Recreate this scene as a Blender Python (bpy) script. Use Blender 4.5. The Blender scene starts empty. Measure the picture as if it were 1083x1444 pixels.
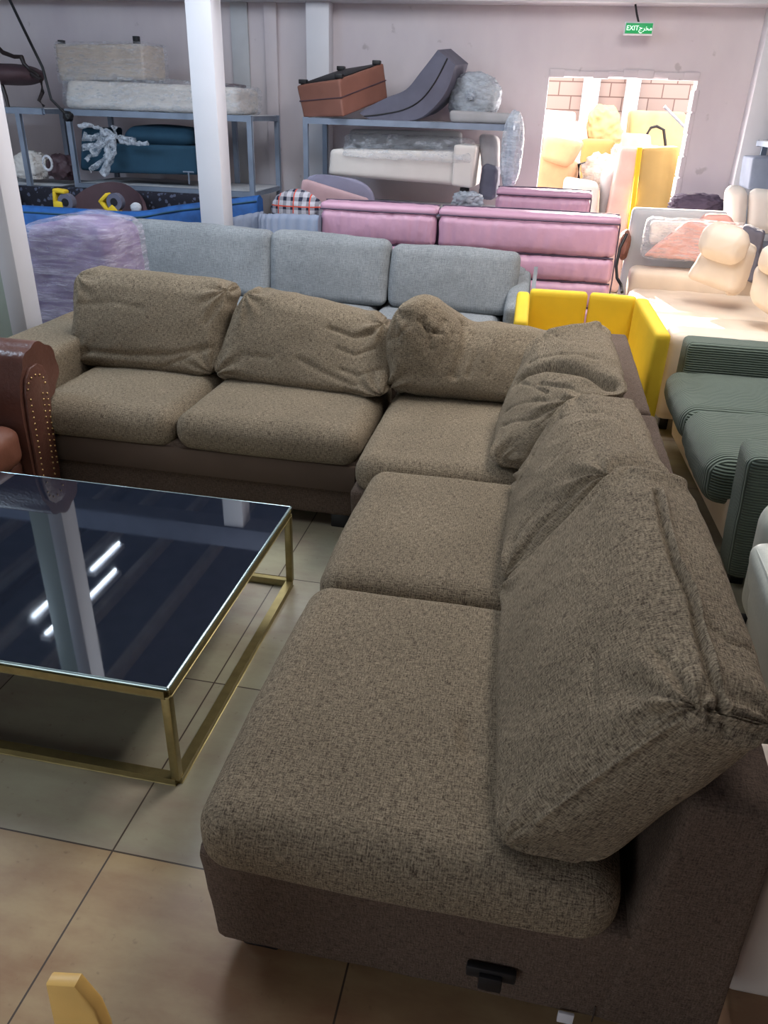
import bpy, bmesh, math, random
from mathutils import Vector, Matrix, noise
from mathutils.bvhtree import BVHTree
random.seed(7)
C = bpy.context.scene.collection
sc = bpy.context.scene
V = Vector
# ------------------------------------------------------------------ camera
CX, CY, F, H = 541.5, 722.0, 1085.0, 1.62
dn = V((472-CX, 2800-CY, F)).normalized()
_u = 785-CX
fw = V((_u, -(_u*dn.x+F*dn.z)/dn.y, F)).normalized()
rt = dn.cross(fw)
CAMP = V((0, 0, H))
# world axes of the camera: columns are the camera's right, up and back axes
def tow(v): return V((rt.dot(v), fw.dot(v), -dn.dot(v)))
cr, cu, cb = tow(V((1, 0, 0))), tow(V((0, -1, 0))), tow(V((0, 0, -1)))
cam = bpy.data.objects.new('camera', bpy.data.cameras.new('camera'))
C.objects.link(cam)
M = Matrix((cr, cu, cb)).transposed().to_4x4(); M.translation = CAMP
cam.matrix_world = M
cam.data.sensor_fit = 'AUTO'; cam.data.sensor_width = 36
cam.data.lens = F/1444*36
cam.data.clip_start = 0.02
sc.camera = cam
def ray(x, y): return tow(V((x-CX, y-CY, F)))
def PZ(x, y, z): r = ray(x, y); return CAMP+r*((z-H)/r.z)
def PY(x, y, Y): r = ray(x, y); return CAMP+r*(Y/r.y)
def PX(x, y, X): r = ray(x, y); return CAMP+r*(X/r.x)
# ------------------------------------------------------------------ light
sc.view_settings.view_transform = 'Standard'
sc.view_settings.look = 'None'
sc.view_settings.gamma = 1
sc.view_settings.use_curve_mapping = False
sc.view_settings.exposure = 0.22
w = bpy.data.worlds.new('sky'); sc.world = w; w.use_nodes = True
nt = w.node_tree; bg = nt.nodes['Background']
bg.inputs[0].default_value = (0.86, 0.93, 1.0, 1); bg.inputs[1].default_value = 3.0
def sun(name, d, e, col, ang):
    l = bpy.data.lights.new(name, 'SUN'); l.energy = e; l.color = col; l.angle = math.radians(ang)
    o = bpy.data.objects.new(name, l); C.objects.link(o)
    o.rotation_euler = V(d).to_track_quat('-Z', 'Y').to_euler(); o.location = (0, 14, 8)
sun('sun', (0.21, -1, -0.402), 30, (1.0, 0.86, 0.68), 0.6)
def area(name, loc, d, sx, sy, e, col):
    l = bpy.data.lights.new(name, 'AREA'); l.shape = 'RECTANGLE'; l.size = sx; l.size_y = sy; l.energy = e; l.color = col
    o = bpy.data.objects.new(name, l); C.objects.link(o); o.location = loc
    o.rotation_euler = V(d).to_track_quat('-Z', 'Y').to_euler()
# fill lamps added under the closed ceiling to brighten parts of the room
area('ceiling_fill', (-1.7, 4.9, 3.28), (0, 0, -1), .9, 3.0, 75, (0.88, 0.93, 1.0))
area('ceiling_fill', (-4.6, 3.4, 3.28), (0.1, 0.35, -1), 1.4, 1.4, 105, (0.62, 0.80, 1.0))
area('ceiling_fill', (0.9, 4.4, 3.28), (0, 0, -1), 1.0, 3.0, 115, (1.0, 0.94, 0.90))
area('ceiling_fill', (-1.0, 1.5, 3.28), (0, 0.25, -1), 1.4, 1.4, 17, (0.95, 0.97, 1.0))
area('front_fill', (-2.6, -2.9, 1.7), (0.15, 1, -0.1), 3.4, 2.4, 6, (0.95, 0.97, 1.0))  # weak fill lamp added behind the camera, posing as daylight from the front
area('door_daylight', (0.5, 8.45, 1.3), (0, -1, -0.12), 1.1, 1.1, 75, (1.0, 0.91, 0.86))
# ------------------------------------------------------------------ materials
def s2l(c):
    return tuple(((v/255)/12.92 if v/255 <= .04045 else ((v/255+.055)/1.055)**2.4) for v in c)+(1,)
class NT:
    def __init__(s, name):
        s.m = bpy.data.materials.new(name); s.m.use_nodes = True
        s.t = s.m.node_tree; s.b = s.t.nodes['Principled BSDF']; s.out = s.t.nodes['Material Output']
        s.co = s.t.nodes.new('ShaderNodeTexCoord')
    def n(s, ty, **k):
        o = s.t.nodes.new('ShaderNode'+ty)
        for a, v in k.items(): setattr(o, a, v)
        return o
    def l(s, a, b): s.t.links.new(a, b)
    def noise(s, scale, detail=3, stretch=(1, 1, 1), rough=.5, coord='Object'):
        mp = s.n('Mapping'); mp.inputs['Scale'].default_value = stretch
        s.l(s.co.outputs[coord], mp.inputs[0])
        o = s.n('TexNoise'); o.inputs['Scale'].default_value = scale; o.inputs['Detail'].default_value = detail
        o.inputs['Roughness'].default_value = rough
        s.l(mp.outputs[0], o.inputs['Vector']); return o.outputs[0]
    def math(s, op, a, b=None):
        o = s.n('Math', operation=op)
        for i, x in enumerate((a, b)):
            if x is None: continue
            if isinstance(x, (int, float)): o.inputs[i].default_value = x
            else: s.l(x, o.inputs[i])
        return o.outputs[0]
    def mix(s, f, a, b, blend='MIX'):
        o = s.n('Mix', data_type='RGBA', blend_type=blend)
        for i, x in ((0, f), (6, a), (7, b)):
            if isinstance(x, (int, float)): o.inputs[i].default_value = x
            elif isinstance(x, tuple): o.inputs[i].default_value = x
            else: s.l(x, o.inputs[i])
        return o.outputs[2]
    def rng(s, x, a, b, c=0, d=1):
        o = s.n('MapRange'); s.l(x, o.inputs[0])
        for i, v in enumerate((a, b, c, d)): o.inputs[i+1].default_value = v
        return o.outputs[0]
    def bump(s, h, st, dist=.01, prev=None):
        o = s.n('Bump'); o.inputs['Strength'].default_value = st; o.inputs['Distance'].default_value = dist
        s.l(h, o.inputs['Height'])
        if prev: s.l(prev, o.inputs['Normal'])
        return o.outputs[0]
def plain(name, c, rough=.6, metal=0, var=.12, vs=6, bump=0, bs=60, spec=.5):
    t = NT(name); c = s2l(c)
    f = t.rng(t.noise(vs, 4), .3, .7)
    dk = tuple(x*(1-var) for x in c[:3])+(1,); lt = tuple(min(1, x*(1+var)) for x in c[:3])+(1,)
    t.l(t.mix(f, dk, lt), t.b.inputs['Base Color'])
    t.b.inputs['Roughness'].default_value = rough; t.b.inputs['Metallic'].default_value = metal
    t.b.inputs['Specular IOR Level'].default_value = spec
    if bump: t.l(t.bump(t.noise(bs, 4), bump), t.b.inputs['Normal'])
    return t.m
def fabric(name, c1, c2, sc_=150, bump=.5, st=12, var=.5, sheen=.0, big=None):
    """woven cloth: threads running two ways, seen as short streaks of two yarn colours"""
    t = NT(name)
    a = t.noise(sc_, 3, (1, st/100, 1), .7, 'UV')
    b = t.noise(sc_, 3, (st/100, 1, 1), .7, 'UV')
    c = t.noise(sc_*.9, 3, (1, 1, 1), .7, 'UV')
    s = t.math('ADD', t.math('ADD', a, b), c)
    f = t.rng(s, 1.5-var*.5, 1.5+var*.5)
    col = t.mix(f, s2l(c1), s2l(c2))
    lf = t.rng(t.noise(big or 3.0, 3), .3, .7, .86, 1.1)
    g = t.n('Combine' if False else 'CombineXYZ')
    for i in range(3): t.l(lf, g.inputs[i])
    col = t.mix(1.0, col, g.outputs[0], 'MULTIPLY')
    t.l(col, t.b.inputs['Base Color'])
    t.b.inputs['Roughness'].default_value = .9; t.b.inputs['Specular IOR Level'].default_value = .15
    t.b.inputs['Sheen Weight'].default_value = sheen
    t.l(t.bump(s, bump, .004), t.b.inputs['Normal'])
    return t.m
def plastic(name, c=(215, 222, 232), a0=.06, a1=.5, rough=.14, st=(1, 1, 3)):
    t = NT(name)
    t.b.inputs['Base Color'].default_value = s2l(c); t.b.inputs['Roughness'].default_value = rough
    n1 = t.noise(9, 6, st, .65)
    t.l(t.rng(n1, .40, .68, a0, a1), t.b.inputs['Alpha'])
    t.l(t.bump(t.noise(22, 5, st, .6), .9, .02), t.b.inputs['Normal'])
    return t.m
MAT = {}
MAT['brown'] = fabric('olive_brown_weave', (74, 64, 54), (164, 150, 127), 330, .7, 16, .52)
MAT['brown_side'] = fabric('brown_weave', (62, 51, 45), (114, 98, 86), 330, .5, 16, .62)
MAT['seam'] = plain('dark_seam', (58, 48, 42), .9)
MAT['grey'] = fabric('blue_grey_weave', (92, 98, 104), (160, 164, 166), 260, .35, 8, .8)
MAT['pink'] = plain('lilac_pink_leather', (196, 152, 176), .42, var=.05, bump=.12, bs=45)
MAT['plum'] = plain('dark_plum_piping', (70, 55, 78), .6)
MAT['yellow'] = plain('yellow_felt', (222, 188, 40), .75, var=.05, bump=.1, bs=300)
MAT['mustard'] = plain('mustard_fabric', (176, 150, 92), .85, var=.06)
MAT['cream'] = plain('cream_leather', (222, 206, 188), .5, var=.05, bump=.1, bs=30)
MAT['creamfab'] = plain('off_white_fabric', (226, 220, 214), .85, var=.04)
MAT['panelgrey'] = plain('pale_grey_upholstery', (188, 190, 194), .8, var=.04)
MAT['leather'] = plain('pale_sage_leather', (186, 192, 186), .38, var=.04, bump=.1, bs=70)
MAT['chest'] = plain('brown_leather', (98, 64, 54), .33, var=.2, bump=.25, bs=60)
MAT['saddle'] = plain('saddle_brown_leather', (122, 78, 62), .42, var=.1, bump=.1)
MAT['tan'] = plain('tan_leather', (140, 94, 80), .5, var=.08, bump=.1)
MAT['stud'] = plain('brass_stud', (190, 160, 110), .3, 1)
MAT['brass'] = plain('brushed_gold', (150, 136, 92), .42, .8, var=.15, vs=30)
MAT['black'] = plain('black_plastic', (20, 20, 24), .5)
MAT['steel'] = plain('grey_steel', (138, 150, 168), .45, .4, var=.15)
MAT['white'] = plain('white_paint', (214, 214, 220), .5, var=.04, vs=2)
MAT['palegreen'] = plain('pale_green_paint', (176, 190, 180), .4, var=.1, vs=1.5)
MAT['teal'] = plain('teal_fabric', (38, 74, 96), .9)
MAT['navy'] = plain('blue_velvet', (28, 84, 150), .7, var=.25, vs=14)
MAT['maroon'] = plain('dark_brown_leatherette', (84, 62, 68), .6)
MAT['slate'] = plain('grey_velour', (98, 98, 114), .8, var=.12)
MAT['mauve'] = plain('dusty_pink_fabric', (186, 156, 162), .85)
MAT['lilacgrey'] = plain('lilac_grey_fabric', (140, 138, 160), .85)
MAT['flute'] = plain('fluted_grey_fabric', (128, 138, 158), .8)
MAT['darkwood'] = plain('dark_carved_wood', (48, 38, 38), .4)
MAT['wood'] = plain('pale_varnished_wood', (226, 184, 106), .35, var=.1, vs=8)
MAT['beige'] = plain('beige_fabric', (206, 196, 186), .9, var=.03)
MAT['darkpurple'] = plain('dark_purple_fabric', (78, 66, 84), .9)
MAT['salmon'] = plain('salmon_fabric', (222, 170, 160), .85)
MAT['peach'] = plain('peach_fabric', (226, 190, 178), .85)
MAT['orange'] = plain('orange_fabric', (200, 158, 122), .85)
MAT['ochre'] = plain('yellow_ochre_cloth', (196, 176, 128), .9, bump=.3, bs=8)
MAT['pad'] = plain('grey_foam', (172, 170, 172), .9)
MAT['wrapw'] = plastic('milky_wrap', (232, 228, 230), .35, .9)
MAT['wrap'] = plastic('clear_wrap')
MAT['wrapthin'] = plastic('thin_clear_film', (225, 228, 238), .05, .5, .12, (1, 1, 5))
MAT['wrapsolid'] = plastic('cloudy_bag', (206, 216, 228), .45, .9, .2)
def corduroy():
    t = NT('green_corduroy'); 
    wv = t.n('TexWave', wave_type='BANDS', bands_direction='Y'); wv.inputs['Scale'].default_value = 26
    wv.inputs['Distortion'].default_value = .8; wv.inputs['Detail Scale'].default_value = .6
    t.l(t.co.outputs['UV'], wv.inputs['Vector'])
    t.l(t.mix(wv.outputs[0], s2l((56, 68, 62)), s2l((112, 126, 114))), t.b.inputs['Base Color'])
    t.b.inputs['Roughness'].default_value = .95; t.b.inputs['Sheen Weight'].default_value = .1
    t.l(t.bump(wv.outputs[0], .8, .006), t.b.inputs['Normal']); return t.m
MAT['cord'] = corduroy()
def floral():
    t = NT('dark_floral_fabric')
    v = t.n('TexVoronoi'); v.inputs['Scale'].default_value = 22; t.l(t.co.outputs['Object'], v.inputs['Vector'])
    f = t.rng(t.math('ADD', v.outputs[0], t.math('MULTIPLY', t.noise(60, 3), .5)), .55, .62)
    t.l(t.mix(f, s2l((84, 90, 110)), s2l((30, 30, 42))), t.b.inputs['Base Color']); t.b.inputs['Roughness'].default_value = .9
    return t.m
MAT['floral'] = floral()
def plaid():
    t = NT('plaid_cloth'); sp = t.n('SeparateXYZ'); t.l(t.co.outputs['Object'], sp.inputs[0])
    def bars(x, p, th): return t.math('GREATER_THAN', t.math('FRACT', t.math('MULTIPLY', x, p)), th)
    a = bars(sp.outputs[0], 16, .55); b = bars(sp.outputs[2], 16, .55); c = bars(sp.outputs[0], 8, .93); d = bars(sp.outputs[2], 8, .93)
    col = t.mix(t.math('MULTIPLY', t.math('ADD', a, b), .5), s2l((190, 190, 200)), s2l((30, 36, 60)))
    col = t.mix(t.math('MAXIMUM', c, d), col, s2l((210, 80, 60)))
    t.l(col, t.b.inputs['Base Color']); t.b.inputs['Roughness'].default_value = .9; return t.m
MAT['plaid'] = plaid()
def glass_top():
    t = NT('smoked_black_glass')
    t.b.inputs['Base Color'].default_value = s2l((26, 32, 44)); t.b.inputs['IOR'].default_value = 1.9
    t.l(t.rng(t.noise(5, 6, (1, 1, 1), .7), .35, .75, .015, .06), t.b.inputs['Roughness'])
    return t.m
MAT['glass'] = glass_top()
def glass_edge():
    t = NT('polished_glass_edge'); t.b.inputs['Base Color'].default_value = s2l((190, 214, 214)); t.b.inputs['Roughness'].default_value = .08
    t.b.inputs['Specular IOR Level'].default_value = 1.0; t.b.inputs['Metallic'].default_value = .6; return t.m
MAT['gedge'] = glass_edge()
TX, TY, TW, TH = -0.853, 1.136, 0.627, 0.638
def tiles():
    t = NT('ceramic_floor_tiles'); sp = t.n('SeparateXYZ'); t.l(t.co.outputs['Object'], sp.inputs[0])
    ux = t.math('DIVIDE', t.math('SUBTRACT', sp.outputs[0], TX+1.5), TW); uy = t.math('DIVIDE', t.math('SUBTRACT', sp.outputs[1], TY-5.9), TH)
    fx = t.math('FRACT', ux); fy = t.math('FRACT', uy)
    ix = t.math('FLOOR', ux); iy = t.math('FLOOR', uy)
    ex = t.math('MINIMUM', fx, t.math('SUBTRACT', 1.0, fx)); ey = t.math('MINIMUM', fy, t.math('SUBTRACT', 1.0, fy))
    gr = t.math('LESS_THAN', t.math('MINIMUM', ex, ey), .0035)
    cb_ = t.n('CombineXYZ'); t.l(ix, cb_.inputs[0]); t.l(iy, cb_.inputs[1]); cb_.inputs[2].default_value = 4.4
    wn = t.n('TexWhiteNoise', noise_dimensions='3D'); t.l(cb_.outputs[0], wn.inputs['Vector'])
    cl = t.n('ValToRGB'); e = cl.color_ramp.elements
    e[0].position = 0; e[0].color = s2l((172, 170, 146)); e[1].position = 1; e[1].color = s2l((152, 142, 134))
    x = e.new(.5); x.color = s2l((182, 180, 152))
    t.l(wn.outputs[0], cl.inputs[0])
    near = t.math('LESS_THAN', iy, -.5)
    v = t.noise(3.2, 6, (1, 2.2, 1), .6)
    terra = t.mix(t.rng(v, .32, .62), s2l((148, 114, 86)), s2l((176, 152, 114)))
    other = t.mix(t.rng(v, .3, .75), cl.outputs[0], s2l((150, 134, 118)))
    col = t.mix(near, other, terra)
    col = t.mix(t.rng(t.noise(40, 3), .66, .74, 0, .35), col, s2l((110, 84, 66)))
    col = t.mix(gr, col, s2l((72, 60, 50)))
    t.l(col, t.b.inputs['Base Color'])
    t.l(t.rng(v, .3, .7, .28, .42), t.b.inputs['Roughness'])
    t.l(t.bump(t.math('SUBTRACT', 1.0, gr), .3, .003), t.b.inputs['Normal'])
    return t.m
MAT['tiles'] = tiles()
def wallm(name, c, c2):
    t = NT(name); col = t.mix(t.rng(t.noise(.8, 5, (1, 1, .5), .6), .35, .65), s2l(c), s2l(c2))
    col = t.mix(t.rng(t.noise(7, 6), .68, .74, 0, .5), col, s2l((150, 140, 142)))
    t.l(col, t.b.inputs['Base Color']); t.b.inputs['Roughness'].default_value = .8
    t.l(t.bump(t.noise(14, 5), .15), t.b.inputs['Normal']); return t.m
MAT['wall'] = wallm('worn_white_plaster', (214, 206, 208), (198, 188, 194))
MAT['ceil'] = plain('dark_corrugated_roof', (110, 116, 134), .8)
def blocks():
    t = NT('concrete_block'); b = t.n('TexBrick'); b.inputs['Scale'].default_value = 1
    b.inputs['Brick Width'].default_value = .34; b.inputs['Row Height'].default_value = .17; b.inputs['Mortar Size'].default_value = .008
    b.inputs['Color1'].default_value = s2l((154, 136, 130)); b.inputs['Color2'].default_value = s2l((168, 150, 144)); b.inputs['Mortar'].default_value = s2l((112, 92, 88))
    mp = t.n('Mapping'); mp.inputs['Rotation'].default_value = (math.pi/2, 0, 0); t.l(t.co.outputs['Object'], mp.inputs[0]); t.l(mp.outputs[0], b.inputs['Vector'])
    t.l(b.outputs[0], t.b.inputs['Base Color']); t.b.inputs['Roughness'].default_value = .9; return t.m
MAT['blocks'] = blocks()
def emis(name, c, s):
    t = NT(name); t.b.inputs['Emission Color'].default_value = s2l(c); t.b.inputs['Emission Strength'].default_value = s
    t.b.inputs['Base Color'].default_value = s2l(c); return t.m
MAT['tube'] = emis('lit_fluorescent_tube', (225, 240, 255), 14)
MAT['sign'] = emis('lit_green_sign', (20, 150, 84), .35)
MAT['signtxt'] = emis('lit_white_lettering', (230, 255, 240), .8)
# ------------------------------------------------------------------ builders
def tag(o, label=None, cat=None, group=None, kind=None):
    if label: o['label'] = label
    if cat: o['category'] = cat
    if group: o['group'] = group
    if kind: o['kind'] = kind
    return o
def thing(name, label, cat, loc, group=None):
    o = bpy.data.objects.new(name, None); C.objects.link(o); o.location = V(loc); o.empty_display_size = .1
    return tag(o, label, cat, group)
def wloc(o):
    p = V((0, 0, 0))
    while o: p += o.location; o = o.parent
    return p
def link(name, bm, mat, parent=None, smooth=True, angle=40):
    me = bpy.data.meshes.new(name)
    bmesh.ops.recalc_face_normals(bm, faces=bm.faces)
    bm.verts.ensure_lookup_table()
    if parent is None:
        xs = [v.co for v in bm.verts]
        base = V(((min(c.x for c in xs)+max(c.x for c in xs))/2, (min(c.y for c in xs)+max(c.y for c in xs))/2, min(c.z for c in xs)))
    else: base = wloc(parent)
    for v in bm.verts: v.co -= base
    bm.to_mesh(me); bm.free()
    if smooth:
        me.polygons.foreach_set('use_smooth', [True]*len(me.polygons))
        me.set_sharp_from_angle(angle=math.radians(angle))
    me.materials.append(MAT[mat] if isinstance(mat, str) else mat)
    o = bpy.data.objects.new(name, me); C.objects.link(o)
    if parent is None: o.location = base
    else: o.parent = parent
    return o
def box(bm, x0, x1, y0, y1, z0, z1, bev=.004, seg=2, mtx=None):
    r = bmesh.ops.create_cube(bm, size=1)
    vs = r['verts']
    for v in vs: v.co = V(((x0+x1)/2+v.co.x*(x1-x0), (y0+y1)/2+v.co.y*(y1-y0), (z0+z1)/2+v.co.z*(z1-z0)))
    if mtx:
        for v in vs: v.co = mtx @ v.co
    if bev:
        es = list({e for v in vs for e in v.link_edges})
        bmesh.ops.bevel(bm, geom=es, offset=bev, segments=seg, affect='EDGES', profile=.5)
def bx(name, mat, parent, *a, **k):
    bm = bmesh.new(); box(bm, *a, **k); return link(name, bm, mat, parent)
def bar(bm, p, q, w, h=None, up=(0, 0, 1), bev=.002):
    """rectangular bar from p to q"""
    p, q = V(p), V(q); h = h or w; d = (q-p); L = d.length; d.normalize()
    u = V(up); s = d.cross(u)
    if s.length < 1e-4: s = d.cross(V((0, 1, 0)))
    s.normalize(); t = s.cross(d)
    m = Matrix((d, s, t)).transposed().to_4x4(); m.translation = (p+q)/2
    box(bm, -L/2, L/2, -w/2, w/2, -h/2, h/2, bev, 1, m)
def tube(bm, pts, r, seg=8, closed=False, r2=None):
    pts = [V(p) for p in pts]; rings = []; n = len(pts)
    for i, p in enumerate(pts):
        a = pts[(i-1) % n] if closed or i > 0 else p; b = pts[(i+1) % n] if closed or i < n-1 else p
        d = (b-a).normalized(); s = d.cross(V((0, 0, 1)))
        if s.length < .05: s = d.cross(V((0, 1, 0)))
        s.normalize(); t = s.cross(d); rr = r if r2 is None else r+(r2-r)*i/(n-1)
        rings.append([bm.verts.new(p+(s*math.cos(k*2*math.pi/seg)+t*math.sin(k*2*math.pi/seg))*rr) for k in range(seg)])
    for i in range(n if closed else n-1):
        A, B = rings[i], rings[(i+1) % n]
        for k in range(seg): bm.faces.new((A[k], A[(k+1) % seg], B[(k+1) % seg], B[k]))
    if not closed: bm.faces.new(rings[0]); bm.faces.new(rings[-1])
def prism(bm, pts, d, bev=.01, seg=3):
    """closed outline pts (3D, planar) extruded by vector d"""
    a = [bm.verts.new(V(p)) for p in pts]; b = [bm.verts.new(V(p)+V(d)) for p in pts]
    fs = [bm.faces.new(a), bm.faces.new(b[::-1])]
    n = len(a)
    for i in range(n): fs.append(bm.faces.new((a[i], a[(i+1) % n], b[(i+1) % n], b[i])))
    if bev:
        es = list({e for f in fs[:2] for e in f.edges})
        bmesh.ops.bevel(bm, geom=es, offset=bev, segments=seg, affect='EDGES', profile=.5)
def cyl(bm, p, q, r, seg=16): tube(bm, [p, q], r, seg)
def soft(name, mat, parent, c8, r=.05, puff=(0, 0, 0), n=26, wr=0, ws=6, cre=(), cpx=(), seed=0, fine=0, sag=0, st=(1, 1, 1), post=None, pleat=0, pr_=.13, pk=9):
    """upholstered shape: rounded box bent onto eight corners, swollen, then wrinkled.
    c8 = front BL,BR,TR,TL then back BL,BR,TR,TL  (local x across, z up, y front to back)"""
    c = [V(p) for p in c8]
    hx = ((c[1]-c[0]).length+(c[2]-c[3]).length+(c[5]-c[4]).length+(c[6]-c[7]).length)/8
    hz = ((c[3]-c[0]).length+(c[2]-c[1]).length+(c[7]-c[4]).length+(c[6]-c[5]).length)/8
    hy = sum((c[i+4]-c[i]).length for i in range(4))/8
    h = (hx, hy, hz); r = min(r, hx*.98, hy*.98, hz*.98)
    ns = [max(6, int(n*(.35+.65*k/max(h)))) for k in h]
    bm = bmesh.new(); vd = {}; uvl = bm.loops.layers.uv.new('UVMap'); rest = {}
    def coord(i, m):
        t = -1+2*i/m
        return .55*t+.45*math.sin(t*math.pi/2)
    def vert(i, j, k):
        key = (i, j, k)
        if key in vd: return vd[key]
        p = V((coord(i, ns[0])*hx, coord(j, ns[1])*hy, coord(k, ns[2])*hz))
        inn = V([max(-(h[a]-r), min(h[a]-r, p[a])) for a in range(3)])
        d = p-inn
        q = inn+(d.normalized()*r if d.length > 1e-9 else d)
        u = [q[a]/h[a] for a in range(3)]
        g = [max(0, 1-x*x) for x in u]
        u2 = [u[0]*(1+puff[0]*g[1]*g[2]), u[1]*(1+puff[1]*g[0]*g[2]), u[2]*(1+puff[2]*g[0]*g[1])]
        if sag and u[2] > 0: u2[2] -= sag*g[0]*g[1]
        X, Yy, Z = [(x+1)/2 for x in u2]
        f = (c[0]*(1-X)+c[1]*X)*(1-Z)+(c[3]*(1-X)+c[2]*X)*Z
        b = (c[4]*(1-X)+c[5]*X)*(1-Z)+(c[7]*(1-X)+c[6]*X)*Z
        vd[key] = bm.verts.new(f*(1-Yy)+b*Yy); rest[vd[key]] = tuple(q); return vd[key]
    nx, ny, nz = ns
    def face(vs, ua, va):
        fc = bm.faces.new(vs)
        for lp in fc.loops: lp[uvl].uv = (rest[lp.vert][ua], rest[lp.vert][va])
    for i in range(nx):
        for k in range(nz):
            for j in (0, ny): face((vert(i, j, k), vert(i+1, j, k), vert(i+1, j, k+1), vert(i, j, k+1)), 0, 2)
        for j in range(ny):
            for k in (0, nz): face((vert(i, j, k), vert(i+1, j, k), vert(i+1, j+1, k), vert(i, j+1, k)), 0, 1)
    for j in range(ny):
        for k in range(nz):
            for i in (0, nx): face((vert(i, j, k), vert(i, j+1, k), vert(i, j+1, k+1), vert(i, j, k+1)), 2, 1)
    bmesh.ops.recalc_face_normals(bm, faces=bm.faces)
    bm.normal_update()
    if post:
        for v in bm.verts: v.co = post(v.co)
        bm.normal_update()
    crs = list(cre)
    if cpx:
        tree = BVHTree.FromBMesh(bm)
        for pts, wd, dp in cpx:
            last = None
            for (px, py) in pts:
                hit = tree.ray_cast(CAMP, ray(px, py).normalized())[0]
                if hit is None: last = None; continue
                if last is not None: crs.append((last, hit, wd, dp))
                last = hit
    off = V((seed*7.3, seed*3.1, seed*1.7)); mv = []
    for v in bm.verts:
        d = 0
        if wr:
            p = V((v.co.x*st[0], v.co.y*st[1], v.co.z*st[2]))*ws+off
            q = noise.noise(p)*.6; q2 = 1-2*abs(noise.noise(p*1.9+V((3, 1, 2))))
            d += wr*(q+.55*(q2-.6))
        if fine: d += fine*noise.noise(v.co*ws*5+off)
        if pleat:
            q = rest[v]
            for sx in (-1, 1):
                for sz in (-1, 1):
                    ddx, ddz = q[0]-sx*(hx-.02), q[2]-sz*(hz-.02); rr_ = math.hypot(ddx, ddz)
                    if rr_ < pr_*2.2:
                        an = math.atan2(abs(ddz), abs(ddx)); ph = seed*1.3+sx+2*sz
                        d += pleat*math.sin(an*pk+ph+2.5*noise.noise(v.co*5+off))*math.exp(-((rr_-pr_*.5)/(pr_*.55))**2)
        best = {}
        for (a, b, wd, dp) in crs:
            a = V(a); b = V(b); ab = b-a; L2 = ab.length_squared or 1e-9
            t = max(0, min(1, (v.co-a).dot(ab)/L2)); ds = (v.co-(a+ab*t)).length
            if ds < 3*wd:
                e = math.exp(-(ds/wd)**2); kk = (wd, dp)
                best[kk] = max(best.get(kk, 0), e)
        for (wd, dp), e in best.items(): d -= dp*e
        mv.append(v.normal*d)
    for v, m in zip(bm.verts, mv): v.co += m
    return link(name, bm, mat, parent, angle=75)
def c8box(x0, x1, y0, y1, z0, z1, f=None):
    a = [V(p) for p in ((x0, y0, z0), (x1, y0, z0), (x1, y0, z1), (x0, y0, z1), (x0, y1, z0), (x1, y1, z0), (x1, y1, z1), (x0, y1, z1))]
    return [f(p) for p in a] if f else a
def c8q(bl, br, tr, tl, dbot, dtop=None):
    dtop = dtop or dbot; dbot, dtop = V(dbot), V(dtop)
    f = [V(p) for p in (bl, br, tr, tl)]
    return f+[f[0]+dbot, f[1]+dbot, f[2]+dtop, f[3]+dtop]
def blob(name, mat, parent, cen, rad, wr=.02, ws=5, seed=0, n=24, fl=None, st=(1, 1, 1)):
    """loose rounded bundle"""
    bm = bmesh.new(); bmesh.ops.create_icosphere(bm, subdivisions=5 if n > 20 else 4, radius=1)
    cen = V(cen); off = V((seed*5.1, seed*2.3, seed))
    for v in bm.verts:
        d = v.co.copy(); p = V((d.x*st[0], d.y*st[1], d.z*st[2]))*ws*.35+off
        q = noise.noise(p)*.8+.5*(1-2*abs(noise.noise(p*2.3)))+.3*(1-2*abs(noise.noise(p*5.1)))
        k = 1+wr*q/min(rad)
        pw = V([math.copysign(abs(x)**.85, x) for x in d])
        v.co = cen+V((pw.x*rad[0]*k, pw.y*rad[1]*k, pw.z*rad[2]*k))
        if fl is not None and v.co.z < fl: v.co.z = fl
    return link(name, bm, mat, parent, angle=80)
def struct(name, bm, mat, parent=None, **k):
    o = link(name, bm, mat, parent, **k)
    if parent is None: o['kind'] = 'structure'
    return o
def sbox(name, mat, *a, **k):
    bm = bmesh.new(); box(bm, *a, **k); return struct(name, bm, mat)
# ------------------------------------------------------------------ setting
WY = 8.2
bm = bmesh.new(); box(bm, -7, 4, -3.2, 15, -.1, 0, 0); struct('floor', bm, 'tiles')
# back wall with the door opening cut out: built as four slabs in one mesh
DX0, DX1, DZ = -0.11, 1.19, 1.94
bm = bmesh.new()
box(bm, -7, DX0, WY, WY+.22, 0, 3.4, 0); box(bm, DX1, 4, WY, WY+.22, 0, 3.4, 0); box(bm, DX0, DX1, WY, WY+.22, DZ, 3.4, 0)
# broken plaster around the opening
for i in range(10):
    x = DX0+.0+i*.13
    box(bm, x, x+.135, WY-.012-random.random()*.01, WY+.01, DZ+random.uniform(-.012, .01), DZ+.045+random.uniform(0, .02), .004)
for i in range(9):
    z = .25+i*.18
    box(bm, DX1-.012+random.uniform(-.01, .01), DX1+.03, WY-.01, WY+.2, z, z+.17, .005)
struct('wall_back', bm, 'wall')
sbox('wall_left', 'wall', -7.2, -7, -3.2, WY+.2, 0, 3.4, 0)
sbox('wall_right', 'wall', 4, 4.2, -3.2, WY+.2, 0, 3.4, 0)
# unseen front wall, its opening made up and sized for the daylight it admits
bm = bmesh.new(); box(bm, -7, -4.4, -3.4, -3.2, 0, 3.4, 0); box(bm, -1.6, 4, -3.4, -3.2, 0, 3.4, 0); box(bm, -4.4, -1.6, -3.4, -3.2, 2.3, 3.4, 0)
struct('wall_front', bm, 'wall')
bm = bmesh.new(); box(bm, -7.2, 4.2, -3.4, WY+.22, 3.4, 3.5, 0)
struct('ceiling', bm, 'ceil')
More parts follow.
